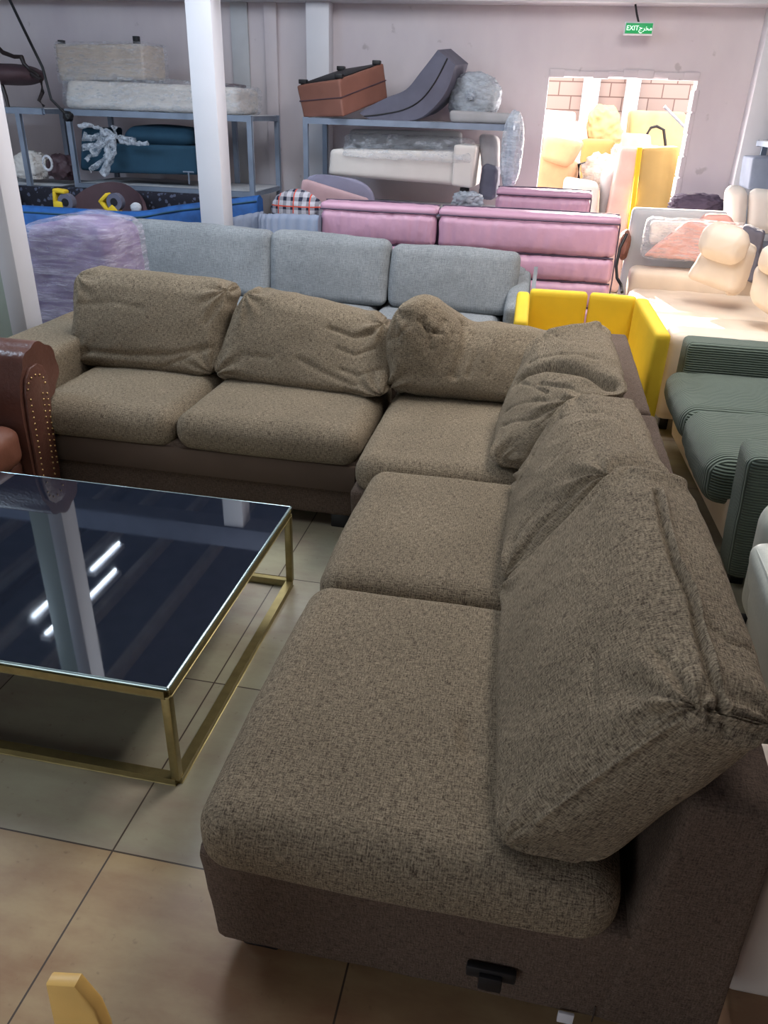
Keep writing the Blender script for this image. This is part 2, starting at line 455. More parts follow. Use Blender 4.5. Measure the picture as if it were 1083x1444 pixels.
# roof joists running away from the camera (seen mirrored in the table top)
for i, x in enumerate((-6.1, -5.5, -4.9, -4.3, -3.7, -3.1, -1.5, -.2, .4, 1.0)):
    sbox('trim_%d' % (i+1), 'pad', x-.04, x+.04, -3, WY, 3.28, 3.4, .004)
sbox('trim_11', 'white', -7, 4, WY-.28, WY-.002, 2.48, 2.62, .004)
sbox('trim_12', 'darkwood', -4.62, -4.56, -3, WY-.3, 3.2, 3.27, .004)
# pilasters and posts
def vpost(n, mat, x0, x1, y0, y1, z1=3.38): sbox('trim_%d' % n, mat, x0, x1, y0, y1, 0, z1, .006)
vpost(13, 'white', -2.36, -2.14, WY-.16, WY-.001, 2.48)
vpost(14, 'wall', -2.80, -2.68, WY-.05, WY-.001, 2.48)
vpost(15, 'panelgrey', -3.14, -2.97, WY-.03, WY-.001, 2.48)
vpost(16, 'white', 1.63, 1.86, WY-.22, WY-.001, 2.48)
vpost(17, 'white', -2.47, -2.29, 5.62, 5.80, 2.36)
sbox('trim_22', 'ceil', -7, 4, 5.60, 5.82, 2.36, 2.56, .004)
vpost(18, 'palegreen', -2.84, -2.66, 3.62, 3.70); vpost(19, 'white', -2.67, -2.575, 3.56, 3.70)
bm = bmesh.new(); box(bm, 1.9, 3.9, WY-.05, WY-.001, 1.45, 2.46, .006); o = struct('window_1', bm, plain('pale_blue_board', (178, 196, 206), .5))
# outside yard
sbox('wall_yard', 'blocks', -5, 6, 12.2, 12.4, 0, 2.5, 0)
sbox('trim_20', 'white', .30, .52, 12.02, 12.19, 0, 2.6, .01); sbox('trim_21', 'white', .86, 1.04, 12.02, 12.19, 0, 2.6, .01)
# ------------------------------------------------------------------ sectional sofa
R = thing('sectional_sofa', 'large olive brown woven corner sofa with wide seat pads filling the foreground', 'sofa', (0, 2.2, 0))
def fr(p):  # the base swells a little towards the front
    return p
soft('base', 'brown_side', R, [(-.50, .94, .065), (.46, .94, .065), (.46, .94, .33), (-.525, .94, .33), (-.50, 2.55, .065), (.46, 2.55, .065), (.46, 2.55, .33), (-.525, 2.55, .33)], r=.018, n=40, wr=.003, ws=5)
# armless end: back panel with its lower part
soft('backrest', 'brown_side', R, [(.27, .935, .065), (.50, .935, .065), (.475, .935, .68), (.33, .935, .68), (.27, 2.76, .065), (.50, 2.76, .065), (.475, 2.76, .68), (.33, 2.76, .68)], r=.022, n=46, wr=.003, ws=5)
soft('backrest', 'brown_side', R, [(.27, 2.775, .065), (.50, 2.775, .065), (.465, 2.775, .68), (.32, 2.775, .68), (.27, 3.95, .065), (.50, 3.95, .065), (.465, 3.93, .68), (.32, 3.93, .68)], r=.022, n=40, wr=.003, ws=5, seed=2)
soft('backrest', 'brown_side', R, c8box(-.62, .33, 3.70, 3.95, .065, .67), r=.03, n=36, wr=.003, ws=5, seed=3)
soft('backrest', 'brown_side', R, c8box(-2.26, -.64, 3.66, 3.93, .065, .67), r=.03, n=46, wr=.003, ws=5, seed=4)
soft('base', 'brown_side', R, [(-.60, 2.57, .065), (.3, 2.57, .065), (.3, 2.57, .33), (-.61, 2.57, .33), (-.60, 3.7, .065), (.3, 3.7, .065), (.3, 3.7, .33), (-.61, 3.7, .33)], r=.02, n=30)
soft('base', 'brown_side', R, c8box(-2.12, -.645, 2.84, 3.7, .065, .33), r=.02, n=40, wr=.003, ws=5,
     cre=[((-2.2, 2.84, .20), (-.6, 2.84, .20), .006, .007)])
b = bx('base_panel', 'brown_side', R, -2.12, -.645, 2.825, 2.85, .19, .31, .008)
# the arm at the far left
soft('arm', 'brown', R, [(-2.44, 2.97, .065), (-2.12, 2.97, .065), (-2.13, 2.97, .60), (-2.44, 2.97, .62), (-2.44, 3.93, .065), (-2.12, 3.93, .065), (-2.13, 3.93, .61), (-2.44, 3.93, .62)], r=.035, n=36, wr=.004, ws=5)
# seat pads
def seat(x0, x1, y0, y1, zb, zt, seed, **k):
    return soft('seat_cushion', 'brown', R, c8box(x0, x1, y0, y1, zb, zt), r=.07, puff=(.03, .02, .13), n=k.pop('n', 60), wr=.003, ws=3, seed=seed, **k)
seat(-.515, .27, .905, 1.755, .30, .462, 11, n=90, cre=[((-.50, .90, .335), (.23, .90, .335), .005, -.004), ((.07, .90, .36), (.2, .90, .35), .006, .006), ((.05, .905, .375), (.2, .905, .365), .005, .005)],
     cpx=[([(655, 1020), (660, 1045), (668, 1060)], .018, .012), ([(640, 1025), (640, 1050)], .012, -.006)])
seat(-.515, .27, 1.765, 2.55, .30, .462, 12, n=70)
soft('seat_cushion', 'brown', R, [(-.60, 2.575, .30), (.27, 2.575, .30), (.27, 2.575, .46), (-.60, 2.575, .46), (-.60, 3.66, .30), (.27, 3.66, .30), (.27, 3.66, .46), (-.60, 3.66, .46)], r=.07, puff=(.02, .02, .13), n=60, wr=.004, ws=4, seed=13)
soft('seat_cushion', 'brown', R, c8box(-1.435, -.635, 2.80, 3.62, .30, .468), r=.075, puff=(.02, .03, .15), n=60, wr=.004, ws=4, seed=14)
soft('seat_cushion', 'brown', R, c8box(-2.115, -1.445, 2.80, 3.62, .30, .468), r=.075, puff=(.02, .03, .15), n=60, wr=.004, ws=4, seed=15)
for x, y in ((-.42, 1.02), (.38, 1.02), (-.42, 2.48), (.38, 2.48), (-.72, 2.90), (-2.2, 2.95), (-.5, 2.64), (.3, 3.8), (-.72, 3.8), (-2.3, 3.8)):
    bx('foot', 'black', R, x-.04, x+.04, y-.04, y+.04, 0, .07, .006)
br = bx('connector_bracket', 'black', R, .02, .115, .922, .937, .148, .178, .004)
bm = bmesh.new(); box(bm, .045, .09, .912, .926, .128, .168, .004); link('bracket_plate', bm, 'black', br).location = V((0, 0, 0))-V((0, 0, 0))
bx('fabric_tag', 'white', R, .205, .235, .928, .934, .055, .085, .001)
# seam up the end panel
bm = bmesh.new(); tube(bm, [(.27, .934, .07), (.27, .934, .12)], .0015, 6); link('seam', bm, 'seam', R)
G = 'loose back cushions of the brown corner sofa'
def cush(label, c8, **k):
    o = soft('sofa_cushion', 'brown', None, c8, **k); return tag(o, label, 'cushion', G)
# 1 nearest, end of the right run
cush('largest olive brown back cushion, nearest the camera, with a double seam along its top',
     [(-.025, 1.80, .475), (.025, .93, .475), (.285, .93, .88), (.25, 1.80, .90), (.16, 1.80, .475), (.215, .93, .475), (.455, .94, .845), (.43, 1.78, .87)],
     r=.06, puff=(.03, .34, .06), n=130, wr=.006, ws=4, seed=21, pleat=.006,
     cpx=[([(706, 1200), (760, 1160), (830, 1105), (900, 1055), (960, 1015)], .005, -.007),
          ([(926, 692), (935, 740), (950, 790), (975, 840), (985, 890), (1000, 950), (1020, 1000)], .006, .016),
          ([(934, 690), (944, 740), (959, 790), (984, 840), (994, 890), (1009, 950), (1028, 1000)], .005, -.010),
          ([(990, 870), (1030, 905), (1060, 915)], .007, .006), ([(925, 915), (960, 965), (985, 1005)], .009, .009),
          ([(905, 850), (935, 835), (965, 835)], .008, .005), ([(895, 990), (930, 1010), (960, 1015)], .008, .006),
          ([(835, 920), (833, 960), (840, 990)], .010, .006), ([(1005, 1000), (1008, 1020)], .008, .010), ([(1020, 990), (1024, 1030)], .007, .010)])
cush('olive brown back cushion leaning just behind the nearest one, crumpled at lower left',
     [(-.01, 2.50, .475), (-.03, 1.80, .475), (.22, 1.84, .84), (.15, 2.50, .83), (.17, 2.50, .475), (.17, 1.80, .475), (.41, 1.80, .83), (.38, 2.50, .82)],
     r=.06, puff=(.03, .36, .06), n=90, wr=.010, ws=4, seed=22, pleat=.008, st=(1, 1, 1),
     cpx=[([(880, 590), (905, 640), (920, 680)], .006, .007), ([(720, 800), (760, 740), (800, 700)], .010, .009), ([(725, 760), (770, 700)], .009, .007),
          ([(722, 690), (735, 670), (750, 640)], .011, .009), ([(740, 620), (790, 590), (840, 580)], .008, .006), ([(722, 830), (740, 800)], .008, .008),
          ([(780, 650), (820, 610), (850, 600)], .009, .005)])
cush('olive brown corner cushion folded double with ribbed creases, right of the pinched corner cushion',
     [(-.06, 3.25, .47), (-.13, 2.60, .475), (.15, 2.58, .76), (.01, 3.30, .83), (.24, 3.36, .48), (.20, 2.55, .475), (.38, 2.60, .80), (.33, 3.45, .87)],
     r=.09, puff=(.05, .30, .12), n=100, wr=.010, ws=5, seed=23, pleat=.010,
     cpx=[([(700, 570), (730, 535), (775, 515), (820, 520), (862, 540)], .024, .05), ([(715, 555), (760, 540), (800, 545), (830, 560)], .008, .012),
          ([(712, 580), (760, 562), (810, 575)], .008, .012), ([(708, 600), (750, 588), (795, 592)], .008, .010), ([(745, 510), (790, 498), (840, 505)], .009, .010),
          ([(700, 545), (735, 540), (770, 552)], .006, .014), ([(770, 470), (800, 480), (840, 478)], .008, .006)])
def lobe(p):
    k = math.exp(-((p.x+.50)/.15)**2); up = max(0, (p.z-.58))/.25
    k2 = math.exp(-((p.x+.27)/.07)**2)
    return V((p.x, p.y-.05*k*up+.03*k2*up, p.z+.11*k*up-.035*k2*up))
cush('olive brown corner cushion with a pinched knotted top, slumped against the far back',
     [(-.64, 3.27, .47), (.06, 3.30, .47), (.28, 3.52, .71), (-.63, 3.36, .80), (-.58, 3.58, .48), (.14, 3.66, .48), (.32, 3.72, .71), (-.58, 3.64, .80)],
     r=.085, puff=(.04, .32, .10), n=100, wr=.009, ws=4, seed=24, post=lobe, pleat=.009,
     cpx=[([(655, 455), (656, 490), (640, 530)], .018, .024), ([(668, 470), (672, 500), (660, 530)], .009, .010), ([(592, 452), (606, 466), (622, 470)], .009, .018),
          ([(597, 448), (604, 470), (608, 492)], .008, .014), ([(628, 452), (616, 468), (606, 482)], .008, .014), ([(640, 470), (630, 490), (622, 510)], .009, .010), ([(575, 460), (560, 475), (548, 482)], .008, .008), ([(540, 470), (560, 480), (575, 500)], .010, .006), ([(690, 475), (700, 500), (690, 530)], .01, .005)])
cush('olive brown back cushion lying tilted beside the corner cushions on the left run',
     [(-1.47, 3.28, .475), (-.60, 3.20, .475), (-.655, 3.46, .765), (-1.335, 3.45, .865), (-1.45, 3.47, .475), (-.60, 3.42, .475), (-.67, 3.66, .75), (-1.33, 3.64, .855)],
     r=.06, puff=(.05, .34, .08), n=90, wr=.008, ws=3.5, seed=25, pleat=.008,
     cpx=[([(525, 468), (500, 474), (465, 462)], .011, .014), ([(530, 490), (500, 500), (475, 490)], .009, .009), ([(540, 520), (505, 530), (480, 520)], .010, .008), ([(420, 505), (455, 525), (500, 545)], .014, .010), ([(310, 480), (340, 500), (380, 505)], .014, .006)])
cush('upright olive brown back cushion beside the far left arm of the corner sofa',
     [(-2.20, 3.29, .475), (-1.45, 3.29, .475), (-1.41, 3.47, .868), (-2.215, 3.47, .885), (-2.19, 3.48, .475), (-1.45, 3.48, .475), (-1.40, 3.66, .86), (-2.20, 3.66, .885)],
     r=.06, puff=(.03, .34, .06), n=90, wr=.008, ws=3.5, seed=26, pleat=.006,
     cpx=[([(310, 405), (300, 440), (290, 455)], .010, .008), ([(120, 495), (180, 500), (240, 500), (290, 490)], .014, .009), ([(225, 520), (260, 505), (300, 490)], .012, .008), ([(110, 430), (160, 425), (200, 435)], .014, .005)])
# ------------------------------------------------------------------ coffee table
T = thing('coffee_table', 'low square coffee table with smoked black glass top on a gold box frame', 'table', (-1.36, 1.88, 0))
x0, x1, y0, y1, zt = -1.95, -.79, 1.37, 2.37, .325
bm = bmesh.new()
for a, b in (((x0, y0), (x1, y0)), ((x1, y0), (x1, y1)), ((x1, y1), (x0, y1)), ((x0, y1), (x0, y0))):
    bar(bm, (a[0], a[1], zt-.012), (b[0], b[1], zt-.012), .024)
link('top_rail', bm, 'brass', T)
bm = bmesh.new()
for a, b in (((x0, y0), (x1, y0)), ((x1, y0), (x1, y1)), ((x1, y1), (x0, y1)), ((x0, y1), (x0, y0))):
    bar(bm, (a[0], a[1], .013), (b[0], b[1], .013), .024)
link('bottom_rail', bm, 'brass', T)
for x in (x0, x1):
    for y in (y0, y1): bx('leg', 'brass', T, x-.012, x+.012, y-.012, y+.012, .02, zt-.02, .002)
gt = bx('glass_top', 'glass', T, x0-.008, x1+.008, y0-.008, y1+.008, zt, zt+.010, .001, seg=1)
bm = bmesh.new()
for a, b in (((x0-.008, y0-.008), (x1+.008, y0-.008)), ((x1+.008, y0-.008), (x1+.008, y1+.008)), ((x1+.008, y1+.008), (x0-.008, y1+.008)), ((x0-.008, y1+.008), (x0-.008, y0-.008))):
    cyl(bm, (*a, zt+.0065), (*b, zt+.0065), .0048, 10)
link('glass_edge', bm, 'gedge', T)
# ------------------------------------------------------------------ brown leather armchair (left edge)
A = thing('leather_armchair', 'brown leather rolled arm armchair with brass studs at the left edge', 'armchair', (-2.35, 2.4, 0))
def rolled_arm(yc, s, par):
    """scroll arm running along x; s=+1 rolls outwards to +y"""
    xa, xb = -2.85, -2.0
    # profile in y,z
    prof = [(-.09, .05), (.075, .05), (.095, .40), (.085, .46)]
    cyc, czc, rr = .08, .60, .132
    for k in range(31):
        a = math.radians(-80+k*235/30); prof.append((cyc+rr*math.cos(a), czc+rr*math.sin(a)))
    prof += [(-.065, .60), (-.085, .52), (-.09, .44)]
    bm = bmesh.new(); m = 40; rings = []
    for i in range(m+1):
        x = xa+(xb-xa)*i/m
        ring = []
        for j, (py, pz) in enumerate(prof):
            q = V((x, yc+s*py, pz))
            if 4 <= j <= 34 and i > m*.55:   # gathered pleats round the scroll
                q += V((0, s*(py-cyc), pz-czc)).normalized()*(-.012*abs(math.sin(j*.5))**3*((i/m-.55)/.45))
            ring.append(bm.verts.new(q))
        rings.append(ring)
    n = len(prof)
    for i in range(m):
        for j in range(n): bm.faces.new((rings[i][j], rings[i][(j+1) % n], rings[i+1][(j+1) % n], rings[i+1][j]))
    bm.faces.new(rings[0]); bm.faces.new(rings[-1][::-1])
    o = link('arm', bm, 'chest', par, angle=60)
    # studded front panel
    f = [(xb+.001, yc+s*y, z) for y, z in ((-.08, .06), (.065, .06), (.085, .42), (.10, .52), (.105, .58), (.085, .63), (.05, .65), (.0, .645), (-.04, .61), (-.06, .55), (-.07, .44))]
    bm = bmesh.new(); prism(bm, f, (.014, 0, 0), .005, 2); fp = link('arm_front', bm, 'chest', o)
    st = [(-.055+z*.03, z) for z in [.08+.026*k for k in range(18)]]+[(.02+z*.05, z) for z in [.08+.026*k for k in range(18)]]+[(.05+z*.05, z) for z in [.20+.026*k for k in range(13)]]+[(.015+.06*math.cos(a), .56+.05*math.sin(a)) for a in [k*.5 for k in range(7)]]
    bm = bmesh.new()
    for y, z in st: bmesh.ops.create_uvsphere(bm, u_segments=8, v_segments=6, radius=.0048, matrix=Matrix.Translation((xb+.016, yc+s*y, z)))
    link('stud', bm, 'stud', o)['kind'] = 'stuff'
rolled_arm(2.72, 1, A)
rolled_arm(1.98-.0, -1, A)
soft('seat_cushion', 'saddle', A, c8box(-2.75, -2.0, 2.08, 2.62, .26, .44), r=.06, puff=(.03, .03, .12), n=40, wr=.006, ws=5)
soft('frame', 'chest', A, c8box(-2.85, -2.04, 2.06, 2.64, .06, .27), r=.02, n=16)
soft('backrest', 'chest', A, [(-2.98, 1.9, .06), (-2.98, 2.8, .06), (-3.06, 2.8, .85), (-3.06, 1.9, .85), (-2.80, 1.9, .06), (-2.80, 2.8, .06), (-2.86, 2.8, .85), (-2.86, 1.9, .85)], r=.07, n=26)
for x in (-2.85, -2.10):
    for y in (1.98, 2.72): bx('foot', 'darkwood', A, x-.03, x+.03, y-.03, y+.03, 0, .07, .006)
# ------------------------------------------------------------------ wooden board bottom left
bm = bmesh.new()
P = [PZ(67, 1378, .5), PZ(113, 1357, .5), PZ(135, 1393, .5)]
pc = V((-.548, .575, 0))
pts = [(-.600, .585, 0), (-.505, .585, 0), (-.497, .585, .40), (-.502, .585, .455), (-.527, .585, .505), (-.575, .585, .492)]
prism(bm, pts, (0, -.022, 0), .004, 2)
tag(link('wooden_board', bm, 'wood'), 'pale varnished wooden board end with an angled top, standing at the bottom left', 'wooden board')
# pale block bottom right
o = soft('footstool', 'beige', None, c8box(.56, 1.00, 1.10, 1.43, .0, .40), r=.012, n=18)
tag(o, 'plain pale beige upholstered block behind the near end of the brown sofa', 'footstool')
# ------------------------------------------------------------------ grey sofa
Gs = thing('grey_sofa', 'blue grey three seat sofa directly behind the brown corner sofa', 'sofa', (-1.45, 4.9, 0))
soft('base', 'grey', Gs, c8box(-2.82, -.16, 4.72, 5.36, .08, .30), r=.03, n=40)
soft('backrest', 'grey', Gs, c8box(-2.80, -.08, 5.35, 5.58, .08, .70), r=.04, n=40, wr=.004)
for i in range(3):
    soft('seat_cushion', 'grey', Gs, c8box(-2.66+i*.82, -1.85+i*.82, 4.72, 5.34, .30, .455), r=.06, puff=(.02, .03, .16), n=40, wr=.004, seed=i)
soft('arm', 'grey', Gs, [(-2.92, 4.72, .08), (-2.68, 4.72, .08), (-2.66, 4.72, .58), (-2.95, 4.72, .60), (-2.92, 5.5, .08), (-2.68, 5.5, .08), (-2.68, 5.5, .64), (-2.93, 5.5, .66)], r=.045, n=30, wr=.003)
soft('arm', 'grey', Gs, [(-.17, 4.74, .08), (-.06, 4.74, .08), (-.03, 4.74, .60), (-.18, 4.74, .59), (-.17, 5.5, .08), (-.06, 5.5, .08), (-.04, 5.5, .70), (-.18, 5.5, .68)], r=.045, n=30, wr=.003)
bm = bmesh.new(); prism(bm, [(-.045, 4.80, .08), (-.005, 4.80, .08), (-.005, 4.80, .62), (-.03, 4.80, .62)], (0, .78, .08), .01, 2); link('arm_panel', bm, 'grey', Gs)
for x in (-2.8, -.1):
    for y in (4.8, 5.45): bx('foot', 'black', Gs, x-.03, x+.03, y-.03, y+.03, 0, .09, .005)
G2 = 'back cushions of the blue grey sofa'
for i, (xa, xb, xt0, xt1, z1, z2) in enumerate(((-2.72, -1.78, -2.84, -1.80, .90, .875), (-1.77, -.97, -1.80, -.98, .885, .86), (-.96, -.14, -.965, -.12, .84, .835))):
    o = soft('sofa_cushion', 'grey', None, [(xa, 5.05, .46), (xb, 5.05, .46), (xt1, 5.20, z2), (xt0, 5.20, z1), (xa, 5.22, .46), (xb, 5.22, .46), (xt1, 5.36, z2-.01), (xt0, 5.36, z1-.01)], r=.055, puff=(.02, .30, .05), n=50, wr=.006, ws=4, seed=31+i)
    tag(o, ('blue grey back cushion at the left end of the grey sofa', 'middle blue grey back cushion of the grey sofa', 'blue grey back cushion at the right end of the grey sofa, lowest of the three')[i], 'cushion', G2)
# ------------------------------------------------------------------ yellow tub sofa
Ys = thing('yellow_sofa', 'bright yellow felt tub sofa with a tall panelled back behind the corner sofa', 'sofa', (.3, 4.2, 0))
def ypanel(nm, a, b, z1, t=.075):
    a, b = V(a), V(b); d = (b-a).normalized(); nrm = V((-d.y, d.x, 0))*t
    q = [V((a.x, a.y, .04)), V((b.x, b.y, .04)), V((b.x, b.y, z1[1])), V((a.x, a.y, z1[0]))]
    return soft(nm, 'yellow', Ys, q+[p+nrm for p in q], r=.022, n=26, puff=(0, .05, 0))
ypanel('back_panel', (-.03, 4.56, 0), (.295, 4.58, 0), (.735, .735))
ypanel('back_panel', (.30, 4.58, 0), (.555, 4.545, 0), (.735, .735))
ypanel('side_panel', (.545, 4.545, 0), (.59, 3.86, 0), (.74, .71))
ypanel('side_panel', (-.02, 4.12, 0), (-.03, 4.54, 0), (.66, .735))
soft('seat_cushion', 'yellow', Ys, [(-.04, 4.02, .06), (.56, 3.98, .06), (.56, 3.98, .40), (-.04, 4.02, .40), (-.0, 4.54, .06), (.54, 4.54, .06), (.54, 4.54, .40), (0, 4.54, .40)], r=.04, puff=(0, 0, .05), n=24)
for x, y in ((0, 4.1), (.56, 3.98), (0, 4.5), (.52, 4.5)): bx('foot', 'black', Ys, x-.02, x+.02, y-.02, y+.02, 0, .05, .003)
# ------------------------------------------------------------------ pink sofas
def pink_sofa(label, X0, X1, Y0, zs, split, g):
    r = thing('pink_sofa', label, 'sofa', ((X0+X1)/2, Y0+.2, 0), g)
    segs = [(X0, split), (split+.02, X1)] if split else [(X0, X1)]
    bx('frame', 'plum', r, X0+.03, X1-.03, Y0+.10, Y0+.30, .05, zs[-1]-.04, .02)
    bx('seat', 'pink', r, X0+.02, X1-.02, Y0+.28, Y0+.95, .05, .44, .05)
    for k, (a, b) in enumerate(segs):
        for j in range(len(zs)-1):
            soft('back_roll', 'pink', r, c8box(a, b, Y0, Y0+.16, zs[j], zs[j+1]), r=.05, puff=(0, .25, .04), n=70, wr=.009, ws=7, st=(3.2, 1, .5), seed=k*5+j, cre=[((a+(b-a)*.52, Y0-.01, zs[j]), (a+(b-a)*.52, Y0-.01, zs[j+1]), .006, .006)])
            bm = bmesh.new(); tube(bm, [(a+.02, Y0+.02, zs[j]), (b-.01, Y0+.02, zs[j])], .006, 6); link('piping', bm, 'plum', r)
        soft('head_roll', 'pink', r, c8box(a-.005, b+.005, Y0+.02, Y0+.24, zs[-1]-.015, zs[-1]+.05), r=.03, puff=(0, .1, .1), n=40, wr=.005, ws=8, st=(2.5, 1, .4))
        bm = bmesh.new(); tube(bm, [(a, Y0+.01, zs[-1]+.005), ((a+b)/2, Y0+.0, zs[-1]+.002), (b, Y0+.01, zs[-1]+.005), (b+.006, Y0+.2, zs[-1]+.035)], .005, 6); link('piping', bm, 'plum', r)
        bm = bmesh.new(); tube(bm, [(a+.0, Y0+.2, zs[-1]+.05), ((a+b)/2, Y0+.2, zs[-1]+.058), (b, Y0+.2, zs[-1]+.05)], .006, 6); link('piping', bm, 'plum', r)
    bm = bmesh.new(); tube(bm, [(X1, Y0+.03, zs[0]), (X1+.005, Y0+.02, (zs[0]+zs[-1])/2), (X1, Y0+.03, zs[-1])], .005, 6); link('piping', bm, 'plum', r)
    for x in (X0+.1, X1-.1):
        for y in (Y0+.15, Y0+.85): bx('foot', 'black', r, x-.03, x+.03, y-.03, y+.03, 0, .06, .004)
    return r
pink_sofa('wide lilac pink leather sofa seen from behind with rolled horizontal bands and dark piping', -1.66, .53, 5.95, [.20, .36, .54, .72, .95], -.78, 'lilac pink leather sofas')
pink_sofa('smaller lilac pink leather sofa behind the wide pink one, in front of the doorway', -.42, .36, 7.0, [.40, .62, .82, 1.02], None, 'lilac pink leather sofas')
# ------------------------------------------------------------------ right side seating
def q4(pts, Y):
    """front corners BL,BR,TR,TL; Y one distance or four"""
    Y = [Y]*4 if isinstance(Y, (int, float)) else Y
    return [PY(p[0], p[1], y) for p, y in zip(pts, Y)]
def slab(name, mat, par, pts, Y, d, dt=None, floor=None, **k):
    q = q4(pts, Y)
    if floor is not None:   # run the shape down to what it stands on
        for b, t in ((0, 3), (1, 2)): q[b] = q[t]+(q[b]-q[t])*((q[t].z-floor)/(q[t].z-q[b].z))
    return soft(name, mat, par, c8q(*q, d, dt), **k)
# cream sofa
K = thing('cream_sofa', 'long cream sofa partly in sunlight beyond the green ribbed sofa', 'sofa', (1.5, 5.4, 0))
soft('base', 'cream', K, c8box(.73, 2.05, 4.42, 6.72, .10, .32), r=.03, n=30)
for i in range(2):
    soft('seat_cushion', 'cream', K, c8box(.70, 1.72, 4.62+i*.86, 5.47+i*.86, .29, .47), r=.06, puff=(.02, .02, .14), n=40, wr=.006, ws=4, seed=i)
soft('arm', 'cream', K, c8box(.745, 2.02, 4.36, 4.60, .10, .60), r=.05, n=30)
soft('arm', 'cream', K, c8box(.70, 2.02, 6.34, 6.60, .10, .60), r=.06, n=30)
soft('backrest', 'cream', K, c8box(1.72, 2.05, 4.55, 6.6, .10, .80), r=.07, n=30)
for y in (4.5, 6.5): bx('foot', 'black', K, .80, .85, y, y+.05, 0, .11, .004)
# loose back cushion with head roll
Q = thing('back_cushion', 'cream leather back cushion with a rolled headrest lying on the cream sofa', 'cushion', PY(1000, 412, 5.7))
slab('cushion', 'cream', Q, [(962, 392), (1036, 418), (1056, 352), (992, 345)], [5.75, 5.55, 5.6, 5.75], (.10, .14, .0), r=.05, puff=(0, .3, .05), n=30, wr=.006)
slab('headrest', 'cream', Q, [(978, 358), (1040, 378), (1056, 330), (996, 312)], [5.65, 5.5, 5.5, 5.65], (.06, .14, .0), r=.09, puff=(.1, .30, .15), n=30, wr=.006)
slab('back_shell', 'cream', Q, [(1020, 418), (1042, 418), (1066, 352), (1050, 343)], [5.6, 5.62, 5.7, 5.7], (.05, .16, 0), r=.03, n=20)
Q = thing('back_cushion', 'cream leather back cushion at the right edge of the photo, standing on the cream sofa', 'cushion', PY(1070, 440, 5.1))
slab('cushion', 'cream', Q, [(1052, 425), (1105, 462), (1115, 395), (1062, 370)], [5.2, 5.0, 5.05, 5.25], (.10, .16, .0), r=.06, puff=(0, .3, .05), n=30, wr=.006)
slab('headrest', 'cream', Q, [(1064, 382), (1115, 400), (1120, 360), (1076, 345)], [5.15, 5.0, 5.0, 5.15], (.08, .16, 0), r=.05, puff=(.1, .3, .1), n=26, wr=.006)
# grey panel, wrapped salmon backrest, far cream backs
o = slab('upholstered_panel', 'panelgrey', None, [(878, 380), (1010, 390), (1028, 299), (893, 293)], 6.80, (.0, .10, 0), r=.03, n=24, floor=0)
tag(o, 'pale grey upholstered panel standing behind the far arm of the cream sofa', 'panel')
W = thing('wrapped_cushion', 'salmon cushion wrapped in clear film on the far arm of a sofa', 'wrapped backrest', PY(960, 365, 6.5))
slab('cushion', 'creamfab', W, [(914, 345), (1010, 352), (1012, 316), (917, 312)], 6.55, (.02, .10, 0), r=.03, n=30, wr=.006, ws=12)
slab('backrest', 'salmon', W, [(905, 362), (1040, 374), (1052, 322), (968, 312)], 6.42, (.02, .10, 0), r=.03, n=34, wr=.012, ws=10)
slab('film', 'wrapthin', W, [(902, 364), (1042, 376), (1056, 318), (912, 308)], 6.36, (.03, .22, 0), r=.04, n=50, wr=.015, ws=14)
o = slab('wrapped_bundle', 'salmon', None, [(985, 318), (1042, 322), (1030, 303), (995, 303)], 6.72, (0, .15, 0), r=.04, n=20, wr=.01)
tag(o, 'small salmon cushion lying behind the wrapped backrest', 'cushion')
o = slab('fabric_cover', 'slate', None, [(1040, 392), (1062, 400), (1078, 328), (1048, 318)], 6.2, (.04, .14, 0), r=.02, n=26, wr=.012, ws=12)
tag(o, 'dark grey crumpled cushion cover wedged behind the loose cream cushion', 'cushion cover')
S = thing('cream_backrest_sofa', 'off white sofa with two tall sunlit back cushions at the far right', 'sofa', PY(1020, 330, 7.0))
for i, (a, b) in enumerate((((1020, 322), (1052, 324)), ((1054, 326), (1120, 334)))):
    slab('back_cushion', 'creamfab', S, [(a[0], a[1]), b, (b[0]+4, b[1]-58), (a[0]+3, a[1]-60)], 6.98, (0.02, .16, 0), r=.07, n=26, puff=(0, .12, .06))
soft('base', 'creamfab', S, c8box(1.42, 2.3, 6.95, 7.16, .05, .70), r=.04, n=16)
o = blob('stuffed_bundle', 'darkpurple', None, PY(981, 289, 7.75), (.21, .13, .09), wr=.02, ws=5, seed=3)
tag(o, 'dark purple grey fabric bundle at the foot of the wall right of the doorway', 'fabric bundle')
# give the bundle something to lie on
o = bx('crate', 'slate', None, 1.15, 1.55, 7.62, 7.92, 0, .84, .02); tag(o, 'grey crate carrying the purple fabric bundle by the doorway', 'crate')
bb = [x for x in C.objects if x.name.startswith('stuffed_bundle')][0]
